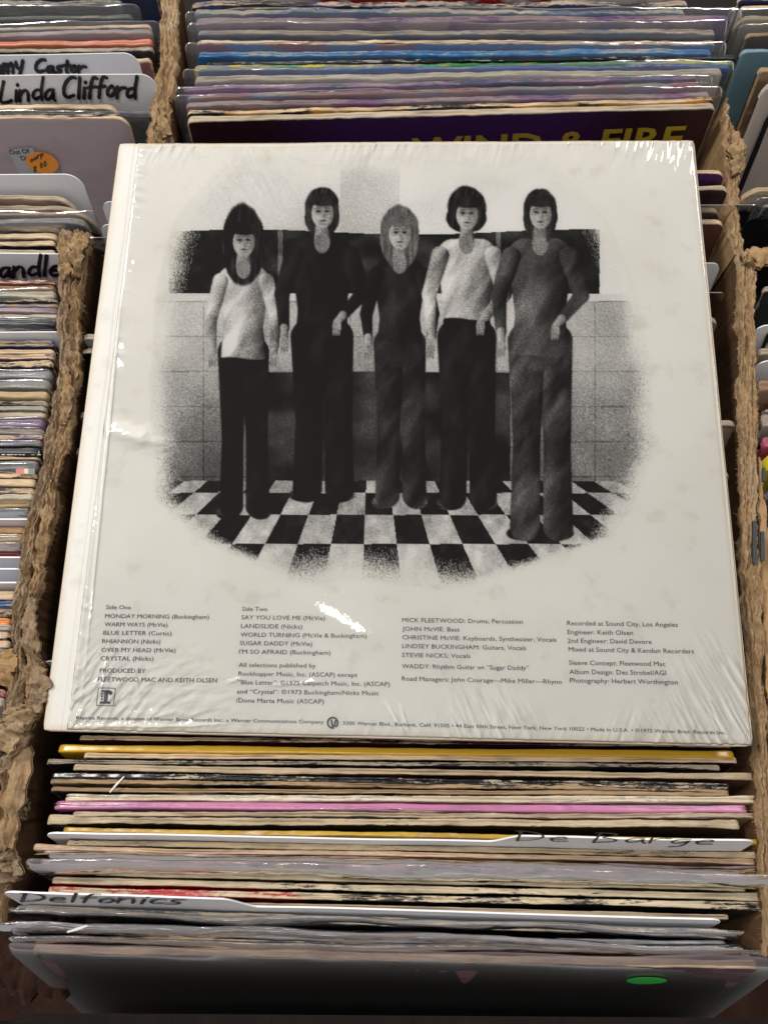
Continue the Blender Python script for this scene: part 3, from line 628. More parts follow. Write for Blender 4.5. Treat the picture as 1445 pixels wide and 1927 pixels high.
sleeve_text([('MICK FLEETWOOD: Drums, Percussion', 756.6, 1170.5, 983, 1173.8), ('JOHN McVIE: Bass', 756.6, 1187, 864, 1188.4), ('CHRISTINE McVIE: Keyboards, Synthesizer, Vocals', 756.8, 1203, 1046.4, 1207.7), ('LINDSEY BUCKINGHAM: Guitars, Vocals', 756.6, 1219.4, 989.6, 1223.4),
  ('STEVIE NICKS: Vocals', 756.2, 1236.4, 884.7, 1238.2), ('WADDY: Rhythm Guitar on \u201cSugar Daddy\u201d', 756, 1257.5, 994.8, 1260.9), ('Road Managers: John Courage\u2014Mike Miller\u2014Rhyno', 756, 1280.7, 1057, 1287)], .0019)
sleeve_text([('Recorded at Sound City, Los Angeles', 1066.6, 1176.4, 1274.9, 1179.6), ('Engineer: Keith Olsen', 1067.5, 1193.2, 1190.5, 1195), ('2nd Engineer: David Devore', 1067.5, 1209.5, 1225.5, 1211.8), ('Mixed at Sound City & Kendun Recorders', 1069.4, 1225.8, 1305, 1229.8),
  ('Sleeve Concept: Fleetwood Mac', 1070, 1251, 1251.3, 1253.6), ('Album Design: Des Strobel/AGI', 1071, 1268.2, 1252.7, 1270.4), ('Photography: Herbert Worthington', 1071.7, 1284.3, 1274.6, 1288)], .0020)
sleeve_text([('Reprise Records, a division of Warner Bros. Records Inc., a Warner Communications Company', 144, 1353.4, 609, 1361.6), ('3300 Warner Blvd., Burbank, Calif. 91505 \u2022 44 East 50th Street, New York, New York 10022 \u2022 Made in U.S.A. \u2022 \u00a91975 Warner Bros. Records Inc.', 645, 1363.6, 1365, 1382)], .0015, bold=.006)
# emblem: slab-serif r with three dots in a square, and the ring
V, F = [], []
def poly(ps): k = len(V); V.extend((x, y, .00016) for x, y in ps); F.append(tuple(range(k, k+len(ps))))
A = onsl(181.5, 1328); B = onsl(214.5, 1328.6); e = ((B[0]-A[0]), (B[1]-A[1])); LL = math.hypot(*e); ex = (e[0]/LL, e[1]/LL); C_ = onsl(184.5, 1294)
LH = math.hypot(C_[0]-A[0], C_[1]-A[1])
def lg(x, y): return (A[0]+ex[0]*x*LL-ex[1]*y*LL, A[1]+ex[1]*x*LL+ex[0]*y*LL)
def rect(a, b, c, d): poly([lg(a, b), lg(c, b), lg(c, d), lg(a, d)])
def disc(cx, cy, r, n=18): poly([lg(cx+r*math.cos(2*math.pi*i/n), cy+r*math.sin(2*math.pi*i/n)) for i in range(n)])
for q in ((0, 0, 1, .03), (0, .97, 1, 1), (0, .03, .03, .97), (.97, .03, 1, .97)): rect(*q)
rect(.20, .12, .78, .24); rect(.40, .24, .60, .86); rect(.22, .76, .40, .86); disc(.74, .72, .115)
for i in range(7):
    a0, a1 = math.radians(175-i*24), math.radians(151-i*24)
    poly([lg(.62+.2*math.cos(a0)*.8, .66+.22*math.sin(a0)), lg(.62+.2*math.cos(a1)*.8, .66+.22*math.sin(a1)), lg(.62+.07*math.cos(a1), .66+.08*math.sin(a1)), lg(.62+.07*math.cos(a0), .66+.08*math.sin(a0))])
for y in (.36, .52, .66): disc(.28, y, .052)
disc(1.10, .04, .025, 8)
obj('printed_emblem', mesh('emblem', V, F, M_INK, False), alb)
V, F = [], []; cx, cy = onsl(626, 1360)
for i in range(28):
    if i in (22, 23): continue
    a0, a1 = 2*math.pi*i/28, 2*math.pi*(i+1)/28; poly([(cx+r*math.cos(a), cy+r*math.sin(a)) for a, r in ((a0, .0026), (a1, .0026), (a1, .0019), (a0, .0019))])
for s in (-1, 1): poly([(cx+s*.0003, cy-.0019), (cx+s*.0003+.0007, cy-.0019), (cx+s*.0010+.0007, cy+.0012), (cx+s*.0010, cy+.0012)])
obj('printed_emblem', mesh('emblem', V, F, M_INK, False), alb)
# shrink film: real wrinkles at the edges and corners, slack waves over the middle
n_ = 620; xs = np.linspace(-.1463, .1567, n_); ys = np.linspace(-.1567, .1567, n_); X, Y = np.meshgrid(xs, ys, indexing='ij')
Z = .0005+.00012*fbm2(X*14, Y*14, 101, 2)+.000012*fbm2(X*110, Y*110, 102, 2)
dT = .1567-Y; dB = Y+.1567; dL = X+.1463; dR = .1567-X
def wr(d, reach, along, seed, f=330, a=.00021, lim=1):
    return a*np.exp(-(d/reach)**1.5)*fbm2(along*f, d*60, seed, 2)*(.35+1.1*np.clip(n1(along*40, seed+9)+.2, 0, 1))*lim
Z += wr(dT, .011, X+.25*dT, 111)+wr(dB, .009, X-.4*dB, 112)+wr(dL, .006, Y+.3*dL, 113, 300, .00024)
def corner(px, py, rad, seed, ang, a=.00009, f=480, stretch=6):
    c, s = math.cos(ang), math.sin(ang); p = (X-px)*c+(Y-py)*s; q = -(X-px)*s+(Y-py)*c
    return a*np.exp(-(np.hypot(X-px, Y-py)/rad)**2.2)*fbm2(q*f, p*f/stretch, seed, 2)
Z += corner(.148, -.148, .026, 121, math.radians(117), .00038, 480, 8)+corner(-.138, -.145, .024, 122, math.radians(55), .00036, 520, 4)
Z += corner(-.08, .13, .03, 123, math.radians(120), .00008, 500, 5)+corner(-.146, .15, .015, 124, math.radians(60), .00008)+corner(.04, -.154, .02, 125, math.radians(115), .00028, 460, 6)+corner(-.1, -.154, .03, 126, math.radians(20), .00016, 460, 3)
hx, hy = onsl(640, 1160); cr_ = (X-hx)*.93-(Y-hy)*-.36; cs_ = (X-hx)*.36*-1+(Y-hy)*-.93*-1
Z += .00012*np.exp(-(((X-hx)*.92+(Y-hy)*-.38)/.022)**2-(((X-hx)*.38+(Y-hy)*.92)/.007)**2)
lx, ly = onsl(240, 815); Z += .0010*np.exp(-(((X-lx)*.95-(Y-ly)*.3)/.016)**2-(((X-lx)*.3+(Y-ly)*.95)/.004)**2)
Z += .00016*np.exp(-((X-lx-.004)/.026)**2-((Y-ly+.3*(X-lx))/.006)**2)*fbm2(X*170, Y*330, 131, 3)
Z += .00003*np.exp(-((X+.128)/.02)**2-((Y-.06)/.06)**2)*np.clip(fbm2(X*300, Y*420, 133, 2)-.35, 0, 1)*2
for (ua, va, ub, vb, a) in ((500, 1288, 590, 1282, .0003), (425, 1283, 450, 1275, .0003), (725, 1320, 760, 1380, .00035), (750, 1320, 770, 1385, .00025), (228, 560, 150, 1340, .0004), (205, 1200, 180, 1345, .0003), (1326, 520, 1404, 1290, .00035), (128, 1368, 420, 1362, .0005), (250, 1240, 262, 1320, .00015)):
    a0 = np.array(onsl(ua, va)); b0 = np.array(onsl(ub, vb)); d_ = b0-a0; L2 = d_@d_; T_ = np.clip(((X-a0[0])*d_[0]+(Y-a0[1])*d_[1])/L2, 0, 1)
    dist = np.hypot(X-a0[0]-T_*d_[0], Y-a0[1]-T_*d_[1]+.0004*n1(T_*9, int(ua))); Z += a*np.exp(-(dist/.0007)**2)*np.sin(np.pi*np.clip(T_*.9+.05, 0, 1))
edge_ = np.minimum(np.minimum(dT, dB), np.minimum(dL, dR)); Z -= .0014*np.clip(1-edge_/.0012, 0, 1)**2
M_SHR = film_mat('shrink_wrap', .0, (.8, .8, .8), .02, .00002, (500, 500, 500), 2, 1.0)
obj('shrink_wrap', mesh('shrink_wrap', np.stack([X, Y, Z], -1).reshape(-1, 3), grid_faces(n_, n_, 0, True), M_SHR), alb)

# ------------------------------------------------------------------ covers and cards, crate by crate
def S(p1, p2=None, edge=CREAM, bias=.9, amp=.7, gloss=.35, p2amt=.5, **k):
    S.n += 1; return sleeve_mat(p1, p2, edge, bias, amp, gloss, S.n, p2amt, **k)
S.n = 0
BLACK = (.014, .014, .016); MAROON = (.07, .015, .025); BROWN = (.10, .04, .03); YEL = (.62, .37, .03); MAUVE = (.28, .20, .23); PINK = (.50, .17, .33)
NAVY = (.025, .035, .12); BLUE = (.02, .13, .34); RED = (.38, .02, .025); PURP = (.10, .03, .15); GREY = (.22, .22, .24); WHITE = (.68, .67, .64)

# front of the central box, back to front
F_ = [
 (148, 1384, 1375, 1398, 2.4, S(MAROON, None, CREAM, .2, .7), 'maroon cover with chipped edge just under the lower edge of the white album cover', 0, {}),
 (108, 1400, 1383, 1411, 4.0, S(YEL, (.55, .30, .02), CREAM, -.7, .5, .22, .2), 'thick glossy yellow spine first below the white album cover', 0, dict(rag=.0001, groove=0, r=.004)),
 (157, 1417, 1388, 1425, 2.7, S(MAROON, None, CREAM, .8, .5), 'cream-edged dark maroon cover right below the glossy yellow spine', 0, {}),
 (86, 1428, 1356, 1439, 1.9, S(BLACK, (.06, .06, .05), GREYC, .5, 1.2), 'thin greyish cover with flaking black edge and a puffy cream left corner', 0, {'puff': 1.2}),
 (137, 1438, 1422, 1457, 3.1, S(BROWN, None, (.6, .5, .36), .8, .5), 'cream-edged brown cover reaching almost to the right rim, above the glossy black spine', 0, {}),
 (97, 1453, 1373, 1473, 2.9, S(BLACK, None, (.62, .55, .45), -.35, 1.0, .18), 'glossy black spine with chipped white patches', 0, {'r': .002}),
 (92, 1465, 1373, 1482, 2.3, S(BLACK, KRAFT, TAN, .4, .9), 'split brown kraft edge with black paint below the glossy black spine', 0, {'rag': .0005}),
 (95, 1480, 1373, 1491, 2.0, S(BLACK, None, TAN, .9, .6), 'dull kraft-brown edge above the pale shrink-wrapped spine', 0, {}),
 (122, 1493, 1428, 1499, 3.3, S((.58, .48, .34), (.62, .54, .42), (.66, .56, .42), -.4, .5, .2), 'pale shrink-wrapped spine directly above the pink spine', 0, dict(plastic='shrink')),
 (100, 1508, 1408, 1515, 3.7, S(PINK, (.40, .14, .28), CREAM, -.9, .45, .25, .3), 'bright pink spine in plastic wrap', 0, dict(plastic='shrink', rag=.0001, groove=0, r=.004)),
 (135, 1527, 1430, 1530, 2.3, S((.35, .27, .2), MAUVE, (.58, .49, .36), .5, .7), 'ragged cream edge right below the pink spine', 0, {'rag': .0005}),
 (88, 1536, 1392, 1545, 3.5, S(BLACK, None, (.62, .53, .38), .7, .6), 'cream-edged black cover with swollen left corner above the thin yellow spine', 0, {'puff': 1.0, 'rag': .0005}),
 (118, 1556, 1430, 1578, 2.4, S((.50, .31, .03), (.42, .25, .03), CREAM, -.55, .8, .3), 'thin mustard yellow spine right behind the white card with a right-hand tab', 0, {'groove': 0}),
 (124, 1580, 1430, 1604, 2.7, S((.08, .05, .05), None, (.58, .48, .33), .6, .8), 'stained cream edge right in front of the white card with a right-hand tab', 0, {}),
 (62, 1590, 1425, 1617, 2.2, S((.52, .34, .22), None, (.66, .5, .36), .2, .5), 'peach-tinged edge with worn left corner poking out left of the big cloudy plastic sleeve', 0, {'puff': .9}),
 (80, 1599, 1436, 1631, 8.2, S((.30, .22, .24), (.16, .13, .16), (.5, .4, .3), -.3, .6), 'cover in a big cloudy folded plastic sleeve spanning the crate', 0, dict(plastic='haze', over=.009, side=.0035, slump=.002)),
 (70, 1634, 1405, 1665, 2.9, S(BLACK, (.2, .14, .08), (.70, .62, .46), .7, .9), 'bright cream edge flecked with black, just in front of the big cloudy plastic sleeve', 0, {}),
 (97, 1650, 1436, 1682, 3.1, S(RED, BLACK, (.72, .63, .47), .55, .8, split=-.06), 'upper of two cream-edged covers with red at the left end', 0, {}),
 (90, 1668, 1436, 1698, 3.3, S(RED, BLACK, (.74, .65, .48), .12, 1.1, split=-.045), 'lower of two worn covers with red at the left end and peeled patches', 0, {}),
 (100, 1690, 1373, 1720, 2.2, S(BROWN, None, (.5, .42, .3), .9, .5), 'tan edge directly behind the card with a left-hand tab', 0, {}),
 (45, 1704, 1372, 1750, 3.6, S((.08, .09, .10), (.2, .2, .2), (.62, .55, .44), .3, .8), 'cream-edged cover in grey plastic right in front of the card with a left-hand tab', 0, dict(plastic='film', over=.005)),
 (22, 1734, 1368, 1772, 4.6, S((.12, .12, .13), (.2, .2, .22), GREYC, -.4, .4), 'dark grey cover in shiny wrinkled plastic, second from the very front', 0, dict(plastic='haze', over=.005)),
 (45, 1760, 1420, 1786, 3.0, S((.07, .05, .06), (.12, .1, .1), (.45, .36, .26), .1, .6), 'thin dark plastic-covered cover immediately behind the frontmost cover', 0, dict(plastic='film', over=.004)),
]
M_SHRB = film_mat('tight_shrink_wrap', .06, (.8, .8, .8), .1, .0006, (120, 300, 300), 3)
PL_ = {'film': M_FILM, 'haze': M_FILMH, 'shrink': M_SHRB}
def put(row, lean=17, **kw):
    uL, vL, uR, vR, t_, m, lab, z, ex = row; ex = dict(ex); k = ex.pop('plastic', None); ex.update(kw)
    if k: ex['plastic'] = PL_[k]
    if k == 'shrink': ex.setdefault('over', .0006); ex.setdefault('side', .0006)
    return record(uL, vL, uR, vR, t_, m, lab, lean=lean, z=z, **ex)
for row in F_: put(row[:4]+(row[4]*.82,)+row[5:], 17, n=190, group='records standing in the central box')
# frontmost cover: dark maroon picture face
fr, MF, WF = record(62, 1776, 1425, 1806, 3.2, S((.20, .115, .14), (.11, .065, .08), (.5, .38, .28), .45, .5, .3), 'frontmost dark maroon cover in loose plastic with a green oval sticker', lean=26, plastic=M_FRONT, n=190, group='records standing in the central box', over=.006, side=.009)
for n__ in fr.children[0].data.materials[0].node_tree.nodes:
    if n__.type == 'BUMP': n__.inputs['Strength'].default_value = .12
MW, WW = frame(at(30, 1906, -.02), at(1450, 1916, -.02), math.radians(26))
obj('shade_front_wall', box_mesh(-WW/2, WW/2, -.004, 0, -.3, 0, M_SHADEB), box_c, MW)  # added leaning wall; its near-black colour gives the shade along the front
def oval(root, M, y, u, v, ru, rv, mat, name, n=28, thick=.00015):
    c = local_hit(M, u, v, y); a = local_hit(M, u+ru, v, y); b_ = local_hit(M, u, v-rv, y)
    rx = math.hypot(a.x-c.x, a.z-c.z); rz = math.hypot(b_.x-c.x, b_.z-c.z)
    V = [(c.x+rx*math.cos(2*math.pi*i/n), y, c.z+rz*math.sin(2*math.pi*i/n)) for i in range(n)]; V += [(x, yy+thick, z) for x, yy, z in V]
    F = [tuple(range(n)), tuple(range(2*n-1, n-1, -1))]+[(i, n+i, n+(i+1) % n, (i+1) % n) for i in range(n)]
    return obj(name, mesh(name, V, F, mat, False), root)
oval(fr, MF, -.0028, 1216, 1846, 38, 6, flat_mat('green_sticker', (.03, .42, .06), .5), 'round_sticker')
# divider cards of the central box
ca, MC, WC = tab_card(at(66, 1554, .018), at(1424, 1580, .018), 18, 'white divider card in the central box with a right-hand tab lettered in faint black marker', tab=(.655, 1.0), drop=.011)
handwrite(ca, MC, -.0011, 'De Barge', (965, 1583), (1345, 1590), (965, 1564), .0012, M_MARKER)
cb, MB_, WB = tab_card(at(2, 1676, .020), at(1385, 1720, .020), 20, 'white divider card near the front with a left-hand tab lettered in thick black marker', tab=(0, .325), drop=.014)
handwrite(cb, MB_, -.0011, 'Delfonics', (35, 1697), (345, 1702), (35, 1680), .0016, M_MARKER)

# corners that stick out from beneath the white album cover
U_ = [
 (1365, 318, 1344, 3, S(PURP, MAROON, CREAM, .3, .6), 'purple-black cover corner with cream rim, upper of the pair right of the white cover', 'R', .003),
 (1372, 349, 1365, 3.4, S((.03, .015, .025), None, (.66, .56, .44), .6, .5), 'black cover corner with rounded cream rim, lower of the pair right of the white cover', 'R', .003),
 (1364, 413, 0, 3.2, S((.10, .035, .02), BROWN, (.66, .55, .4), .6, .9), 'reddish brown cover with peeled corner under clear plastic right of the white cover', 'R', .002),
 (1352, 596, 0, 3, S((.03, .05, .03), (.3, .32, .26), (.6, .55, .45), .2, .9), 'green and black speckled cover corner low between white cover and right rim', 'R', -.004),
 (1388, 790, 0, 3, S(BLACK, (.45, .34, .24), (.68, .64, .55), .8, .5), 'black and tan cover corner with white rim halfway down the right rim', 'R', .001),
 (148, 630, 0, 3, S(WHITE, None, (.6, .55, .45), .5, .5), 'pale rounded corner peeping out left of the white cover, high in the gap', 'L', -.002),
 (150, 655, 0, 2.6, S(BLACK, None, (.6, .55, .45), .2, .8), 'black corner with white scuffs peeping out left of the white cover', 'L', -.002),
 (143, 775, 0, 3, S((.4, .25, .25), None, (.6, .5, .42), .5, .5), 'pinkish rounded corner peeping out left of the white cover, halfway down', 'L', -.003),
 (137, 840, 0, 3, S((.3, .22, .2), None, (.55, .45, .36), .5, .5), 'tan fluffy corner peeping out left of the white cover, below the pinkish one', 'L', -.003),
 (1375, 885, 0, 2.6, S(WHITE, None, (.6, .55, .5), .5, .5), 'small pale corner barely showing right of the white cover, low down', 'R', 0),
]
for u, v, _, t_, m, lab, side, z in U_:
    if side == 'R': record(None, v, u, v, t_, m, lab, lean=17, z=z, n=60, r=.006, W=.314, group='records under the white album cover')
    else: record(u, v, None, v, t_, m, lab, lean=17, z=z, n=60, r=.006, W=.314, group='records under the white album cover')
for (u, v, side, z, lab, r_) in ((1428, 386, 'R', .007, 'clear plastic sleeve corner over the reddish brown cover right of the white cover', .002), (160, 446, 'L', .004, 'cloudy plastic sleeve corner beside the top of the left torn rim', .004), (1364, 549, 'R', .002, 'clear plastic sleeve corner below the plain white card tip right of the white cover', .002)):
    P = at(u, v, z); Q = P+np.array([-.33 if side == 'R' else .33, 0, 0]); a_, b_ = (Q, P) if side == 'R' else (P, Q)
    k_, _, _ = tab_card(a_, b_, 16, lab, r=r_, t=.0006, mat=M_CLEAR if side == 'R' else M_FILMH); k_['category'] = 'plastic sleeve'; k_.name = 'plastic_sleeve'; k_.children[0].name = 'sheet'
for (u, v, side, lab, z) in ((1357, 495, 'R', 'plain white divider card tip between the white cover and the right rim', .003), (190, 381, 'L', 'plain white divider card tip left of the white cover, upper of two', .003), (188, 421, 'L', 'plain white divider card tip left of the white cover, lower of two', .003), (79, 1241, 'L', 'plain white divider card tip by the lower left of the white cover', .002)):
    if side == 'R': P = at(u, v, z); tab_card(P-np.array([.33, 0, 0]), P, 17, lab, r=.005)
    else: P = at(u, v, z); tab_card(P, P+np.array([.33, 0, 0]), 17, lab, r=.005)

# box behind the white cover
T_ = [
 (395, -34, 1290, -34, 4, S(WHITE, RED, CREAM, -.3, .6), 'white cover with a red corner at the very top of the photo', 0, {}),
 (360, 3, 1292, 3, 4.5, S(BLACK, NAVY, (.5, .42, .34), .1, 1.1), 'black and navy cover with scuffed edge, uppermost in the middle box', 0, {'rag': .0005}),
 (365, 17, 1288, 18, 3.6, S((.05, .11, .2), (.12, .2, .24), (.5, .46, .38), .1, 1.2), 'teal-blue cover with heavily scuffed edge below the uppermost navy one', 0, {'rag': .0005}),
 (368, 33, 1372, 28, 5.0, S(PURP, (.25, .15, .2), (.42, .33, .34), -.1, .6), 'purple cover in plastic with mauve top, its right corner reaching the right rim', .001, dict(plastic='film', W=None)),
 (372, 57, 1345, 55, 4.2, S((.12, .16, .22), (.2, .2, .24), GREYC, .2, .6), 'slate blue cover in plastic with a navy right end', 0, dict(plastic='film')),
 (370, 76, 1345, 76, 3.0, S((.22, .04, .04), BLUE, CREAM, .5, .8), 'thin cream-edged cover with a brick red stripe', 0, {}),
 (372, 97, 1340, 92, 4.6, S(BLUE, (.03, .2, .45), (.5, .5, .5), -.2, .7, .25), 'bright blue cover in crinkled plastic in the middle box', 0, dict(plastic='film', side=.007)),
 (385, 116, 1386, 104, 2.6, S(BLACK, None, (.5, .5, .48), -.3, .5, .12), 'glossy black spine catching the light, just below the bright blue cover', 0, {'rag': .0001}),
 (365, 124, 1380, 113, 2.6, S((.01, .17, .05), (.5, .4, .03), (.25, .3, .35), -.1, .7), 'green cover with yellow marks showing down its right side', 0, {}),
 (372, 128, 1374, 121, 2.0, S((.02, .10, .36), None, (.3, .35, .5), -.1, .7), 'royal blue cover sliver beside the green and yellow one', 0, {}),
 (366, 143, 1358, 128, 4.6, S((.52, .49, .43), (.45, .42, .38), (.58, .54, .46), .3, .6), 'off-white cover in plastic, widest pale band of the middle box', 0, dict(plastic='film')),
 (345, 163, 1310, 142, 3.2, S(NAVY, (.2, .08, .25), (.4, .3, .35), -.1, 1.0), 'navy and violet scuffed cover below the off-white plastic one', 0, {}),
 (352, 178, 1318, 155, 3.0, S((.3, .1, .12), (.1, .16, .3), (.42, .36, .3), .1, .9), 'mixed red and blue scuffed thin cover in plastic in the middle box', 0, dict(plastic='film')),
 (350, 192, 1335, 173, 4.0, S((.16, .08, .18), MAUVE, (.42, .34, .36), -.1, .6), 'mauve cover in looped plastic second above the cream-edged dark purple cover', 0, dict(plastic='film')),
 (352, 208, 1341, 184, 2.8, S(BLACK, (.6, .28, .03), CREAM, .2, .7), 'black cover with orange patches directly behind the dark purple titled cover', 0, {}),
]
for row in T_: put(row, 13, n=130, group='records in the box behind the white cover')
ef, ME, WE = record(352, 219, 1345, 193, 4.6, S((.055, .017, .10), (.032, .010, .016), (.60, .53, .42), .9, .35, .35, .1, centre=.06), 'dark purple cover with yellow capital lettering cut off by the white album cover', lean=13, n=150, r=.004, rag=.00015, group='records in the box behind the white cover')
M_GOLD = flat_mat('yellow_lettering', (.50, .36, .03), .45)
def face_text(root, M, y, s, a, b, cap, mat, bold=.02, serif=False, name='printed_title'):
    f = lambda u, v: (lambda q: (q.x, q.z))(local_hit(M, u, v, y)); P, F = text_block([(s, *a, *b)], f, cap, root, mat, bold=bold)
    return obj(name, mesh(name, np.stack([P[:, 0], 0*P[:, 0]+y, P[:, 1]], 1), F, mat, False), root)
face_text(ef, ME, -.0031, 'WIND & FIRE', (774, 303), (1278, 280), .0150, M_GOLD)
# upper left box
L1 = [
 (None, -40, 290, -46, 5, S((.04, .05, .1), NAVY, CREAM, .2, .7), 'navy cover at the very top left corner of the photo', 0, {}),
 (None, 6, 232, 0, 5, S((.10, .11, .11), (.05, .05, .05), GREYC, -.2, .8), 'dark grey cover behind the gap in the upper left box', 0, {}),
 (None, 40, 250, 28, 3, S((.09, .10, .095), (.12, .13, .12), GREYC, -.2, .5), 'grey-green cover in plastic in the upper left box', 0, dict(plastic='film')),
 (None, 63, 285, 46, 2.6, S((.12, .15, .22), None, CREAM, .3, .7), 'slate blue edge in the upper left box', 0, {}),
 (None, 70, 288, 55, 4.0, S((.36, .29, .33), (.3, .24, .28), GREYC, .1, .4), 'lilac-grey cover in plastic above the terracotta one', 0, dict(plastic='film')),
 (None, 89, 288, 73, 4.4, S((.52, .17, .09), (.46, .14, .08), (.6, .4, .3), -.2, .6), 'terracotta red cover in the upper left box', 0, {}),
 (None, 101, 290, 88, 3.5, S((.045, .045, .045), None, (.45, .4, .34), .1, .7), 'black cover right behind the two lettered cards at upper left', 0, {}),
 (None, 120, 286, 110, 3, S((.25, .1, .1), None, CREAM, .8, .6), 'cream edge tip peeking right of the upper lettered card', 0, {}),
]
for row in L1: put(row, 15, n=90, group='records in the upper left box')
def wide(uR, vR, vL, z, W=.33):
    P = at(uR, vR, z); Q = at(uR-300, vL, z); e = (Q-P)/np.linalg.norm(Q-P); return P+e*W, P
PLc, PRc = wide(258, 100, 104, .012); c1, M1, W1 = tab_card(PLc, PRc, 15, 'white card with black handwriting, upper of the two lettered cards at upper left', r=.008)
handwrite(c1, M1, -.0012, 'mmy', (-16, 141), (46, 137), (-16, 104), .0021); handwrite(c1, M1, -.0012, 'Castor', (66, 136), (162, 138), (66, 112), .0021)
PLc, PRc = wide(290, 139, 141, .014); c2, M2, W2 = tab_card(PLc, PRc, 15, 'white card with long black handwritten name, lower of the two lettered cards at upper left', r=.008)
handwrite(c2, M2, -.0012, 'Linda', (0, 194), (106, 188), (0, 154), .0019); handwrite(c2, M2, -.0012, 'Clifford', (118, 186), (258, 184), (118, 147), .0021)
put((None, 198, 222, 196, 3.2, S((.2, .18, .15), None, CREAM, 1.0, .4), 'cream-edged cover right below the lower lettered card at upper left', .004, dict(r=.007)), 16, group='records in the upper left box')
put((None, 206, 286, 212, 3.0, S((.03, .03, .035), None, (.4, .4, .4), -.3, .5, .2), 'black cover in plastic behind the large mauve cover', .003, dict(plastic='film', side=.002, over=.002)), 16, group='records in the upper left box')
mv, MM, WM = record(None, 216, 243, 214, 3.4, S((.46, .37, .39), (.42, .335, .355), CREAM, .6, .5, .4), 'large mauve cover with cream rim, an orange round sticker and a torn price label', lean=17, z=.004, r=.009, n=120, group='records in the upper left box')
lab_m = flat_mat('grey_label', (.42, .44, .48), .6)
q = [local_hit(MM, u, v, -.0036) for u, v in ((15, 283), (62, 278), (85, 325), (38, 328))]
V = [(a.x, -.0036, a.z) for a in q]; V += [(x, y+.00012, z) for x, y, z in V]
obj('paper_label', mesh('paper_label', V, [(0, 3, 2, 1), (4, 5, 6, 7), (0, 1, 5, 4), (1, 2, 6, 5), (2, 3, 7, 6), (3, 0, 4, 7)], lab_m, False), mv)
face_text(mv, MM, -.00365, 'Out Of', (20, 291), (58, 288), .0028, M_MARKER, name='printed_text'); face_text(mv, MM, -.00365, 'Di', (42, 302), (54, 301), .0028, M_MARKER, name='printed_text')
oval(mv, MM, -.0038, 80, 307, 30, 19, flat_mat('orange_sticker', (.95, .33, .03), .5), 'round_sticker')
handwrite(mv, MM, -.00385, 'oorp', (58, 306), (84, 292), (56, 296), .0006, name='handwriting'); handwrite(mv, MM, -.00385, '8 00', (64, 325), (90, 312), (62, 314), .0006, name='handwriting')
PLc, PRc = wide(152, 327, 329, .012); tab_card(PLc, PRc, 17, 'plain white divider card standing in front of the large mauve cover', r=.009)
L2 = [
 (None, 371, 140, 367, 3.2, S((.3, .2, .16), None, (.62, .54, .42), 1.0, .5), 'rounded cream-edged cover right in front of the plain white card at left', .004, dict(r=.012)),
 (None, 389, 165, 386, 3.4, S((.16, .08, .08), None, (.5, .42, .32), .8, .5), 'rounded tan-edged cover above the grey plastic corner at left', .003, dict(r=.016)),
 (None, 400, 178, 396, 2.6, S((.2, .15, .12), None, (.45, .36, .26), 1.0, .5), 'thin brown rounded edge wrapped beside the grey plastic corner at left', .002, dict(r=.014)),
 (None, 413, 166, 411, 4.2, S(GREY, None, GREYC, .0, .6), 'grey cover in shiny plastic just above the left torn rim', .002, dict(plastic='film', r=.008)),
]
for row in L2: put(row, 17, n=100, group='records in the upper left box')

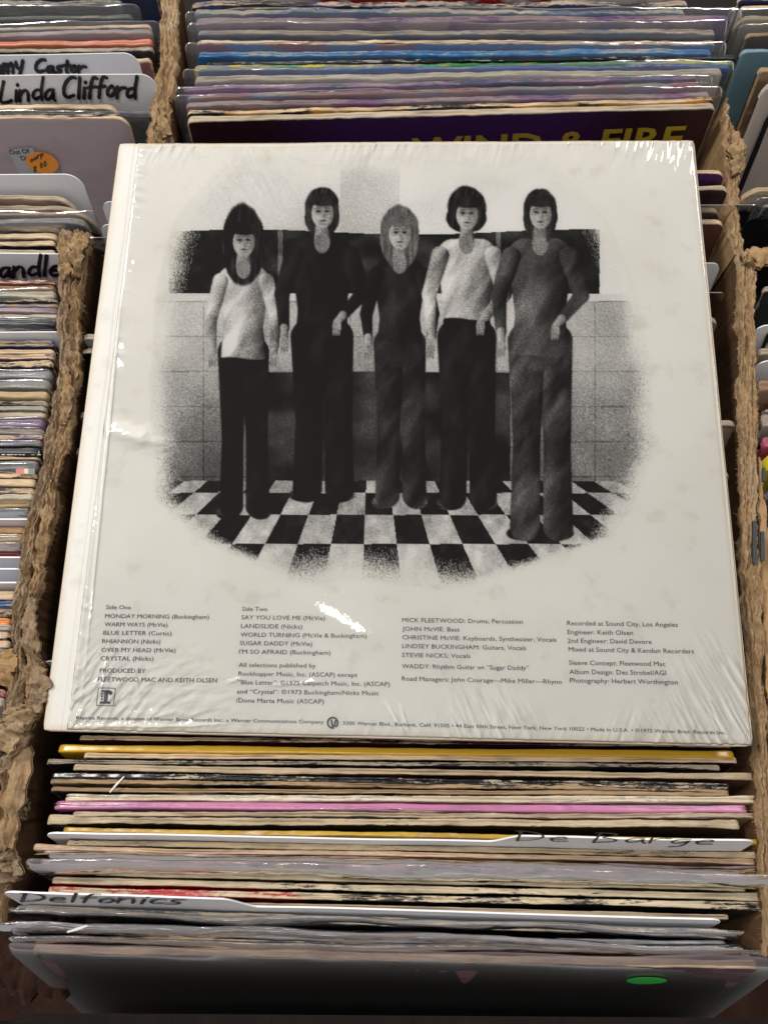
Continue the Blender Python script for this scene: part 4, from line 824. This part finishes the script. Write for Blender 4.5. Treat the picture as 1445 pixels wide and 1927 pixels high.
# left box: many narrow strips, each row = (top v, right u, thickness, material, description, plastic?)
st = [
 (440, 108, 3.4, S(GREY, None, CREAM, 1.0, .4), 'cream edge uppermost in the left box'), (454, 106, 3.0, S(BLACK, None, CREAM, .6, 1.0), 'cream edge with black chips'),
 (469, 106, 2.4, S(BLACK, None, (.6, .55, .46), 1.0, .3), 'plain cream record edge just above the lettered white card in the left box'),
 None,
 (527, 106, 2.6, S((.12, .02, .035), None, CREAM, -.1, .8), 'maroon edge right below the lettered white card'), (537, 104, 2.7, S((.36, .23, .12), None, (.4, .27, .15), .5, .6), 'kraft tan edge below the maroon edge'),
 (548, 106, 3.6, S((.5, .48, .42), None, (.6, .56, .48), .3, .6), 'pale plastic-covered edge below the kraft tan edge', 'film'), (563, 110, 2.2, S(BLACK, None, CREAM, -.2, .9), 'black edge with torn cream flap'),
 (571, 112, 2.2, S((.2, .22, .3), None, TAN, .0, .9), 'blue-grey edge fading to tan'), (579, 112, 3.3, S(MAUVE, None, (.5, .42, .4), -.2, .7), 'dusty mauve edge'),
 (591, 112, 2.0, S((.4, .38, .34), None, (.55, .52, .46), .8, .4), 'thin pale edge above the wide black plastic band'), (598, 111, 4.6, S((.02, .022, .02), (.03, .03, .03), GREYC, -.6, .3, .2), 'wide black plastic-covered band', 'film'),
 (616, 110, 2.2, S(BLACK, None, (.55, .52, .46), -.1, .7), 'thin black edge with a white line'), 'CARD 625 110',
 (641, 103, 3.6, S(NAVY, None, (.5, .4, .28), .2, .9), 'navy edge with a torn tan strip'), (657, 103, 2.8, S((.4, .35, .3), None, CREAM, .9, .6), 'cream edge below the navy edge'),
 (668, 103, 2.8, S((.16, .1, .16), None, CREAM, .3, 1.0), 'cream edge mottled with dark purple'), (680, 101, 3.6, S(BLACK, (.05, .1, .15), CREAM, .5, .9), 'cream edge with a black layer and rounded end'),
 (697, 98, 4.6, S((.27, .27, .28), None, GREYC, -.3, .5), 'light grey plastic-covered band, upper of two', 'film'), (717, 96, 4.6, S((.24, .23, .22), None, GREYC, -.2, .5), 'grey plastic-covered band, lower of two', 'film'),
 (738, 92, 3.6, S((.5, .38, .2), None, (.58, .46, .28), 1.0, .5), 'thick straw-coloured edge'), (753, 90, 2.5, S(BLACK, None, (.6, .55, .46), .0, 1.1), 'black edge speckled white'),
 (764, 88, 2.5, S((.12, .15, .12), None, (.45, .43, .36), .4, .7), 'greenish grey edge'), (775, 87, 3.0, S((.4, .36, .3), None, (.6, .54, .42), 1.0, .5), 'cream edge above the lilac plastic band'),
 (789, 84, 3.7, S((.33, .18, .36), None, (.4, .36, .4), -.4, .5), 'lilac plastic-covered band', 'film'), (805, 84, 3.0, S((.3, .3, .29), None, GREYC, -.1, .5), 'ash grey band below the lilac one', 'film'),
 (818, 82, 2.8, S((.14, .09, .16), None, CREAM, .1, .9), 'dark purple scuffed edge'), (830, 80, 3.0, S((.2, .2, .24), None, GREYC, -.2, .6), 'shiny grey band above the black lettered spine', 'film'),
 (842, 80, 3.2, S(BLACK, None, (.4, .38, .34), -.8, .4), 'black spine with small white capitals'), (855, 76, 2.8, S((.08, .08, .06), None, CREAM, .9, .5), 'cream edge right below the black lettered spine'),
 (867, 73, 5.4, S((.30, .29, .29), None, GREYC, -.4, .5), 'grey band with a small red, cream and green mark', 'film'), (891, 70, 2.4, S(MAROON, None, CREAM, .4, .9), 'dark maroon chipped edge'),
 (902, 68, 3.6, S((.4, .34, .25), None, CREAM, 1.0, .5), 'cream edge below the dark maroon chipped edge'), (918, 66, 3.0, S(BLACK, (.5, .42, .3), CREAM, .1, .9), 'half black, half cream edge'),
 (930, 65, 2.7, S((.5, .47, .4), None, (.66, .62, .54), 1.0, .4), 'bright cream edge'), (941, 62, 3.3, S((.4, .28, .14), None, (.5, .38, .22), .8, .6), 'straw edge with a dark rounded end'),
 (955, 58, 4.0, S((.2, .22, .25), None, GREYC, -.2, .6), 'blue-grey plastic-covered band', 'film'), 'CARD 978 54',
 (993, 50, 3.2, S((.75, .25, .03), None, TAN, -.1, .8), 'bright orange edge below the plain card'), (1007, 47, 2.8, S((.4, .3, .18), None, (.5, .4, .26), .3, .6), 'tan shiny edge below the orange one', 'film'),
 (1020, 44, 4.6, S((.26, .21, .2), None, (.4, .34, .3), -.2, .6), 'taupe plastic-covered band', 'film'), (1040, 42, 2.6, S((.22, .03, .04), None, CREAM, -.4, .6), 'dark red edge below the taupe band'),
 'CARD 1050 42', 'CARD 1072 36', 'CARD 1095 36',
 (1114, 33, 3.6, S((.45, .36, .22), None, CREAM, .8, .6), 'straw edge with curled flap'), (1131, 31, 2.5, S((.03, .12, .3), None, CREAM, .1, .9), 'blue edge with torn paper'),
 (1142, 28, 2.4, S((.5, .45, .36), None, CREAM, .9, .5), 'cream edge below the blue torn one'), (1151, 25, 2.6, S(BLACK, None, CREAM, -.1, .8), 'black edge above the orange torn one'),
 (1163, 24, 3.0, S((.7, .2, .02), None, (.6, .55, .5), -.2, 1.0), 'orange torn edge low in the left box'), (1176, 23, 2.6, S((.3, .25, .2), None, (.65, .6, .52), .5, .8), 'white and brown torn edge'),
 (1188, 22, 3.6, S(BLACK, None, CREAM, -.1, .9), 'black chipped edge low in the left box'), (1205, 20, 3.2, S((.4, .34, .26), None, CREAM, .8, .6), 'cream edge second from last low in the left box'),
 (1220, 18, 5.0, S((.09, .1, .1), None, GREYC, -.3, .6), 'dark grey plastic-covered band low in the left box', 'film'),
 (1296, 12, 3.6, S((.5, .02, .2), None, CREAM, -.3, .4), 'magenta edge beside the crumpled flap at left'), (1312, 10, 4.0, S((.5, .45, .4), None, (.6, .55, .46), .8, .5), 'pale edge below the magenta one at left'),
]
ncard = 0; CL = ['plain white card strip below the thin black edge in the left box', 'plain white card strip above the bright orange edge', 'plain white card strip, top one of three below the dark red edge', 'plain white card strip, middle one of three in the left box', 'plain white card strip, lowest of three in the left box']
for s in st:
    if s is None:
        P = at(150, 477, .004); Q = P-np.array([.33, -.001, 0]); ch, MH, WH = tab_card(Q, P, 16, 'white card with thick black handwriting cut off by the left photo edge', r=.005)
        handwrite(ch, MH, -.0012, 'andle', (-2, 524), (117, 519), (-2, 486), .0021)
    elif isinstance(s, str):
        _, v, u = s.split(); P = at(float(u)+8, float(v), .0035); tab_card(P-np.array([.33, 0, 0]), P, 15, CL[ncard], r=.004); ncard += 1
    else:
        v, u, t_, m, lab = s[:5]
        if len(lab.split()) < 8: lab = 'record with '+lab+(' in the left box' if 'left' not in lab else '')
        o, M_, W_ = put((None, v, u, v, t_, m, lab, 0, {'plastic': s[5]} if len(s) > 5 else {}), 15, n=90, group='records in the left box', W=.314, wave=.0003, side=.0015, over=.003) if len(s) > 5 else put((None, v, u, v, t_, m, lab, random.Random(v).uniform(-.0015, .001), {}), 15, n=90, group='records in the left box', W=.314, wave=.0003)
        def topmark(txt, u0, u1, vv, cap, mat, name):
            f = lambda a, b: (lambda q: (q[0], q[1]))(at(a, b, .0018)[:2]); P, F = text_block([(txt, u0, vv, u1, vv)], f, cap, None, mat, bold=.02)
            Mi = M_.inverted(); Vt = [tuple(Mi @ Vector((p[0], p[1], .0009))) for p in P]; obj(name, mesh(name, Vt, F, mat, False), o)
        if 'white capitals' in lab:
            M_WT = flat_mat('white_lettering', (.6, .58, .54), .5); topmark('SALSOUL', 2, 46, 855, .0019, M_WT, 'printed_title'); topmark('SAL', 58, 76, 855, .0019, M_WT, 'printed_title')
        if 'small red' in lab:
            for (ua, ub, cc) in ((31, 46, (.5, .05, .05)), (46, 54, (.6, .45, .3)), (54, 66, (.03, .12, .1))):
                Mi = M_.inverted(); P = [at(ua, 882, .0042), at(ub, 882, .0042), at(ub, 891, .0042), at(ua, 891, .0042)]
                obj('printed_mark', mesh('printed_mark', [tuple(Mi @ Vector(p)) for p in P], [(0, 3, 2, 1)], flat_mat('mark', cc, .4), False), o)

# right-hand boxes
R_ = [
 (1388, -6, None, -8, 3, S(NAVY, None, CREAM, .3, .6), 'navy cover at the top right corner of the photo', 0, {}, 15),
 (1392, 10, None, 6, 3, S((.02, .05, .03), None, CREAM, .6, .6), 'dark green cover with cream rim at the top right corner', 0, {}, 15),
 (1384, 32, None, 22, 3.4, S((.45, .38, .26), None, (.5, .45, .33), .8, .6), 'cream cover in plastic whose long left edge runs down beside the purple corner', .0, dict(plastic='film', r=.008), 13),
 (1402, 62, None, 50, 3, S((.10, .06, .05), None, TAN, .6, .8), 'brown torn cover in crumpled plastic above the dusty blue one', 0, dict(plastic='film'), 14),
 (1393, 92, None, 88, 3, S((.17, .30, .36), (.15, .27, .33), (.25, .36, .40), -.4, .5), 'dusty blue cover with a long bare left edge at upper right', 0, dict(r=.004), 15),
 (1425, 128, None, 122, 3.4, S((.3, .2, .12), None, TAN, .9, .5), 'brown-edged cover in front of the dusty blue one', .0, {}, 17),
 (1436, 150, None, 146, 3.2, S((.55, .50, .46), (.53, .48, .44), (.6, .55, .5), .3, .4), 'off-white cover with a black rounded border line at upper right', 0, dict(r=.010), 18),
 (1390, 352, None, 338, 3.4, S((.02, .018, .018), (.42, .34, .25), (.5, .4, .28), 2.6, 1.8), 'black cover with badly worn cream spine and rounded corner right of the plastic sleeve', .006, dict(r=.013, rag=.0006), 16),
 (1432, 385, None, 375, 3.2, S((.03, .035, .04), None, GREYC, .1, .6), 'black cover in plastic beyond the worn rounded corner at right', .004, dict(plastic='film'), 17),
 (1434, 540, None, 530, 3.2, S(BLACK, None, (.5, .45, .4), .4, .8), 'black cover right behind the two white cards at the right edge', 0, {}, 17),
 (1424, 655, None, 652, 3.2, S((.4, .33, .24), None, (.5, .42, .32), 1, .4), 'tan edge between the two white cards at the right edge', .001, {}, 17),
 (1424, 715, None, 712, 6.0, S((.16, .06, .03), (.35, .22, .15), (.4, .25, .17), -.2, 1.4), 'brown leather-textured cover at the right edge below the white cards', .002, {}, 17),
 (1428, 780, None, 778, 6.0, S((.4, .36, .3), None, (.45, .4, .34), .5, .5), 'beige cover below the brown textured one at the right edge', .002, dict(plastic='film', side=.001), 17),
 (1432, 822, None, 820, 5.0, S((.4, .06, .12), (.06, .05, .1), (.3, .25, .25), -.2, .8), 'pink and dark cover above the yellow one at the right edge', .002, {}, 17),
 (1437, 850, None, 835, 8.0, S((.55, .45, .02), (.5, .4, .02), (.5, .45, .2), -.6, .4), 'bright yellow cover at the right photo edge', .004, dict(r=.012), 17),
 (1440, 920, None, 905, 5.0, S((.05, .05, .12), BLACK, GREYC, -.2, .8), 'dark navy cover below the bright yellow one at the right edge', .002, {}, 17),
]
for r_ in R_:
    o, M_, W_ = put(r_[:9], r_[9], n=70, group='records in the right-hand boxes')
    if 'border line' in r_[6]:
        Vb, Fb = [], []; y = -.0036; x_ = -W_/2+.0095; rr = .012; pts = [(x_, -.3), (x_, -.012-rr)]+[(x_+rr*(1-math.cos(a)), -.012-rr+rr*math.sin(a)) for a in np.linspace(0, 1.57, 8)]+[(W_/2-.01, -.012)]
        ribbon(Vb, Fb, pts, .0035, y); me_ = mesh('printed_border', Vb, Fb, M_MARKER, False)
        if o.type == 'MESH': obj('printed_border', me_, o)
for (v, z, lab, r0) in ((612, .004, 'white card with a black marker stroke at the right photo edge', 1424), (678, .002, 'plain white card at the right photo edge below the tan edge', 1425)):
    P = at(r0, v, z); k_, Mk, Wk = tab_card(P, P+np.array([.33, .004, 0]), 17, lab, r=.006)
    if 'stroke' in lab: handwrite(k_, Mk, -.0012, 'A', (1434, 655), (1460, 655), (1436, 618), .0022)

# loose bits
def sliver(a, b, w_, lab, z=.006):
    A = at(*a, z); B = at(*b, z); d = B-A; d /= np.linalg.norm(d); nn = np.cross(d, [0, 0, 1]); V = []
    for p, ww in ((A, .6), ((A+B)/2+np.array([0, 0, .0008]), 1), (B, .5)):
        for s in (-1, 1): V.append(tuple(p+nn*s*w_*ww/2))
        for s in (1, -1): V.append(tuple(p+nn*s*w_*ww/2-np.array([0, 0, .0004])))
    F = [(0, 1, 2, 3), (8, 11, 10, 9)]+[(i*4+j, i*4+(j+1) % 4, i*4+4+(j+1) % 4, i*4+4+j) for i in (0, 1) for j in range(4)]
    o = obj('plastic_sliver', mesh('plastic_sliver', V, F, flat_mat('white_plastic', (.75, .73, .7), .4), False)); tag(o, lab, 'plastic sliver')
sliver((207, 1491), (234, 1461), .0009, 'thin white plastic sliver lying across the kraft-brown and pale spines', .003)
sliver((127, 1754), (165, 1742), .0011, 'thin white plastic sliver lying on the wrinkled grey plastic near the front', .008)
print('RECORDS', REC['n'], 'objects', len(bpy.data.objects))
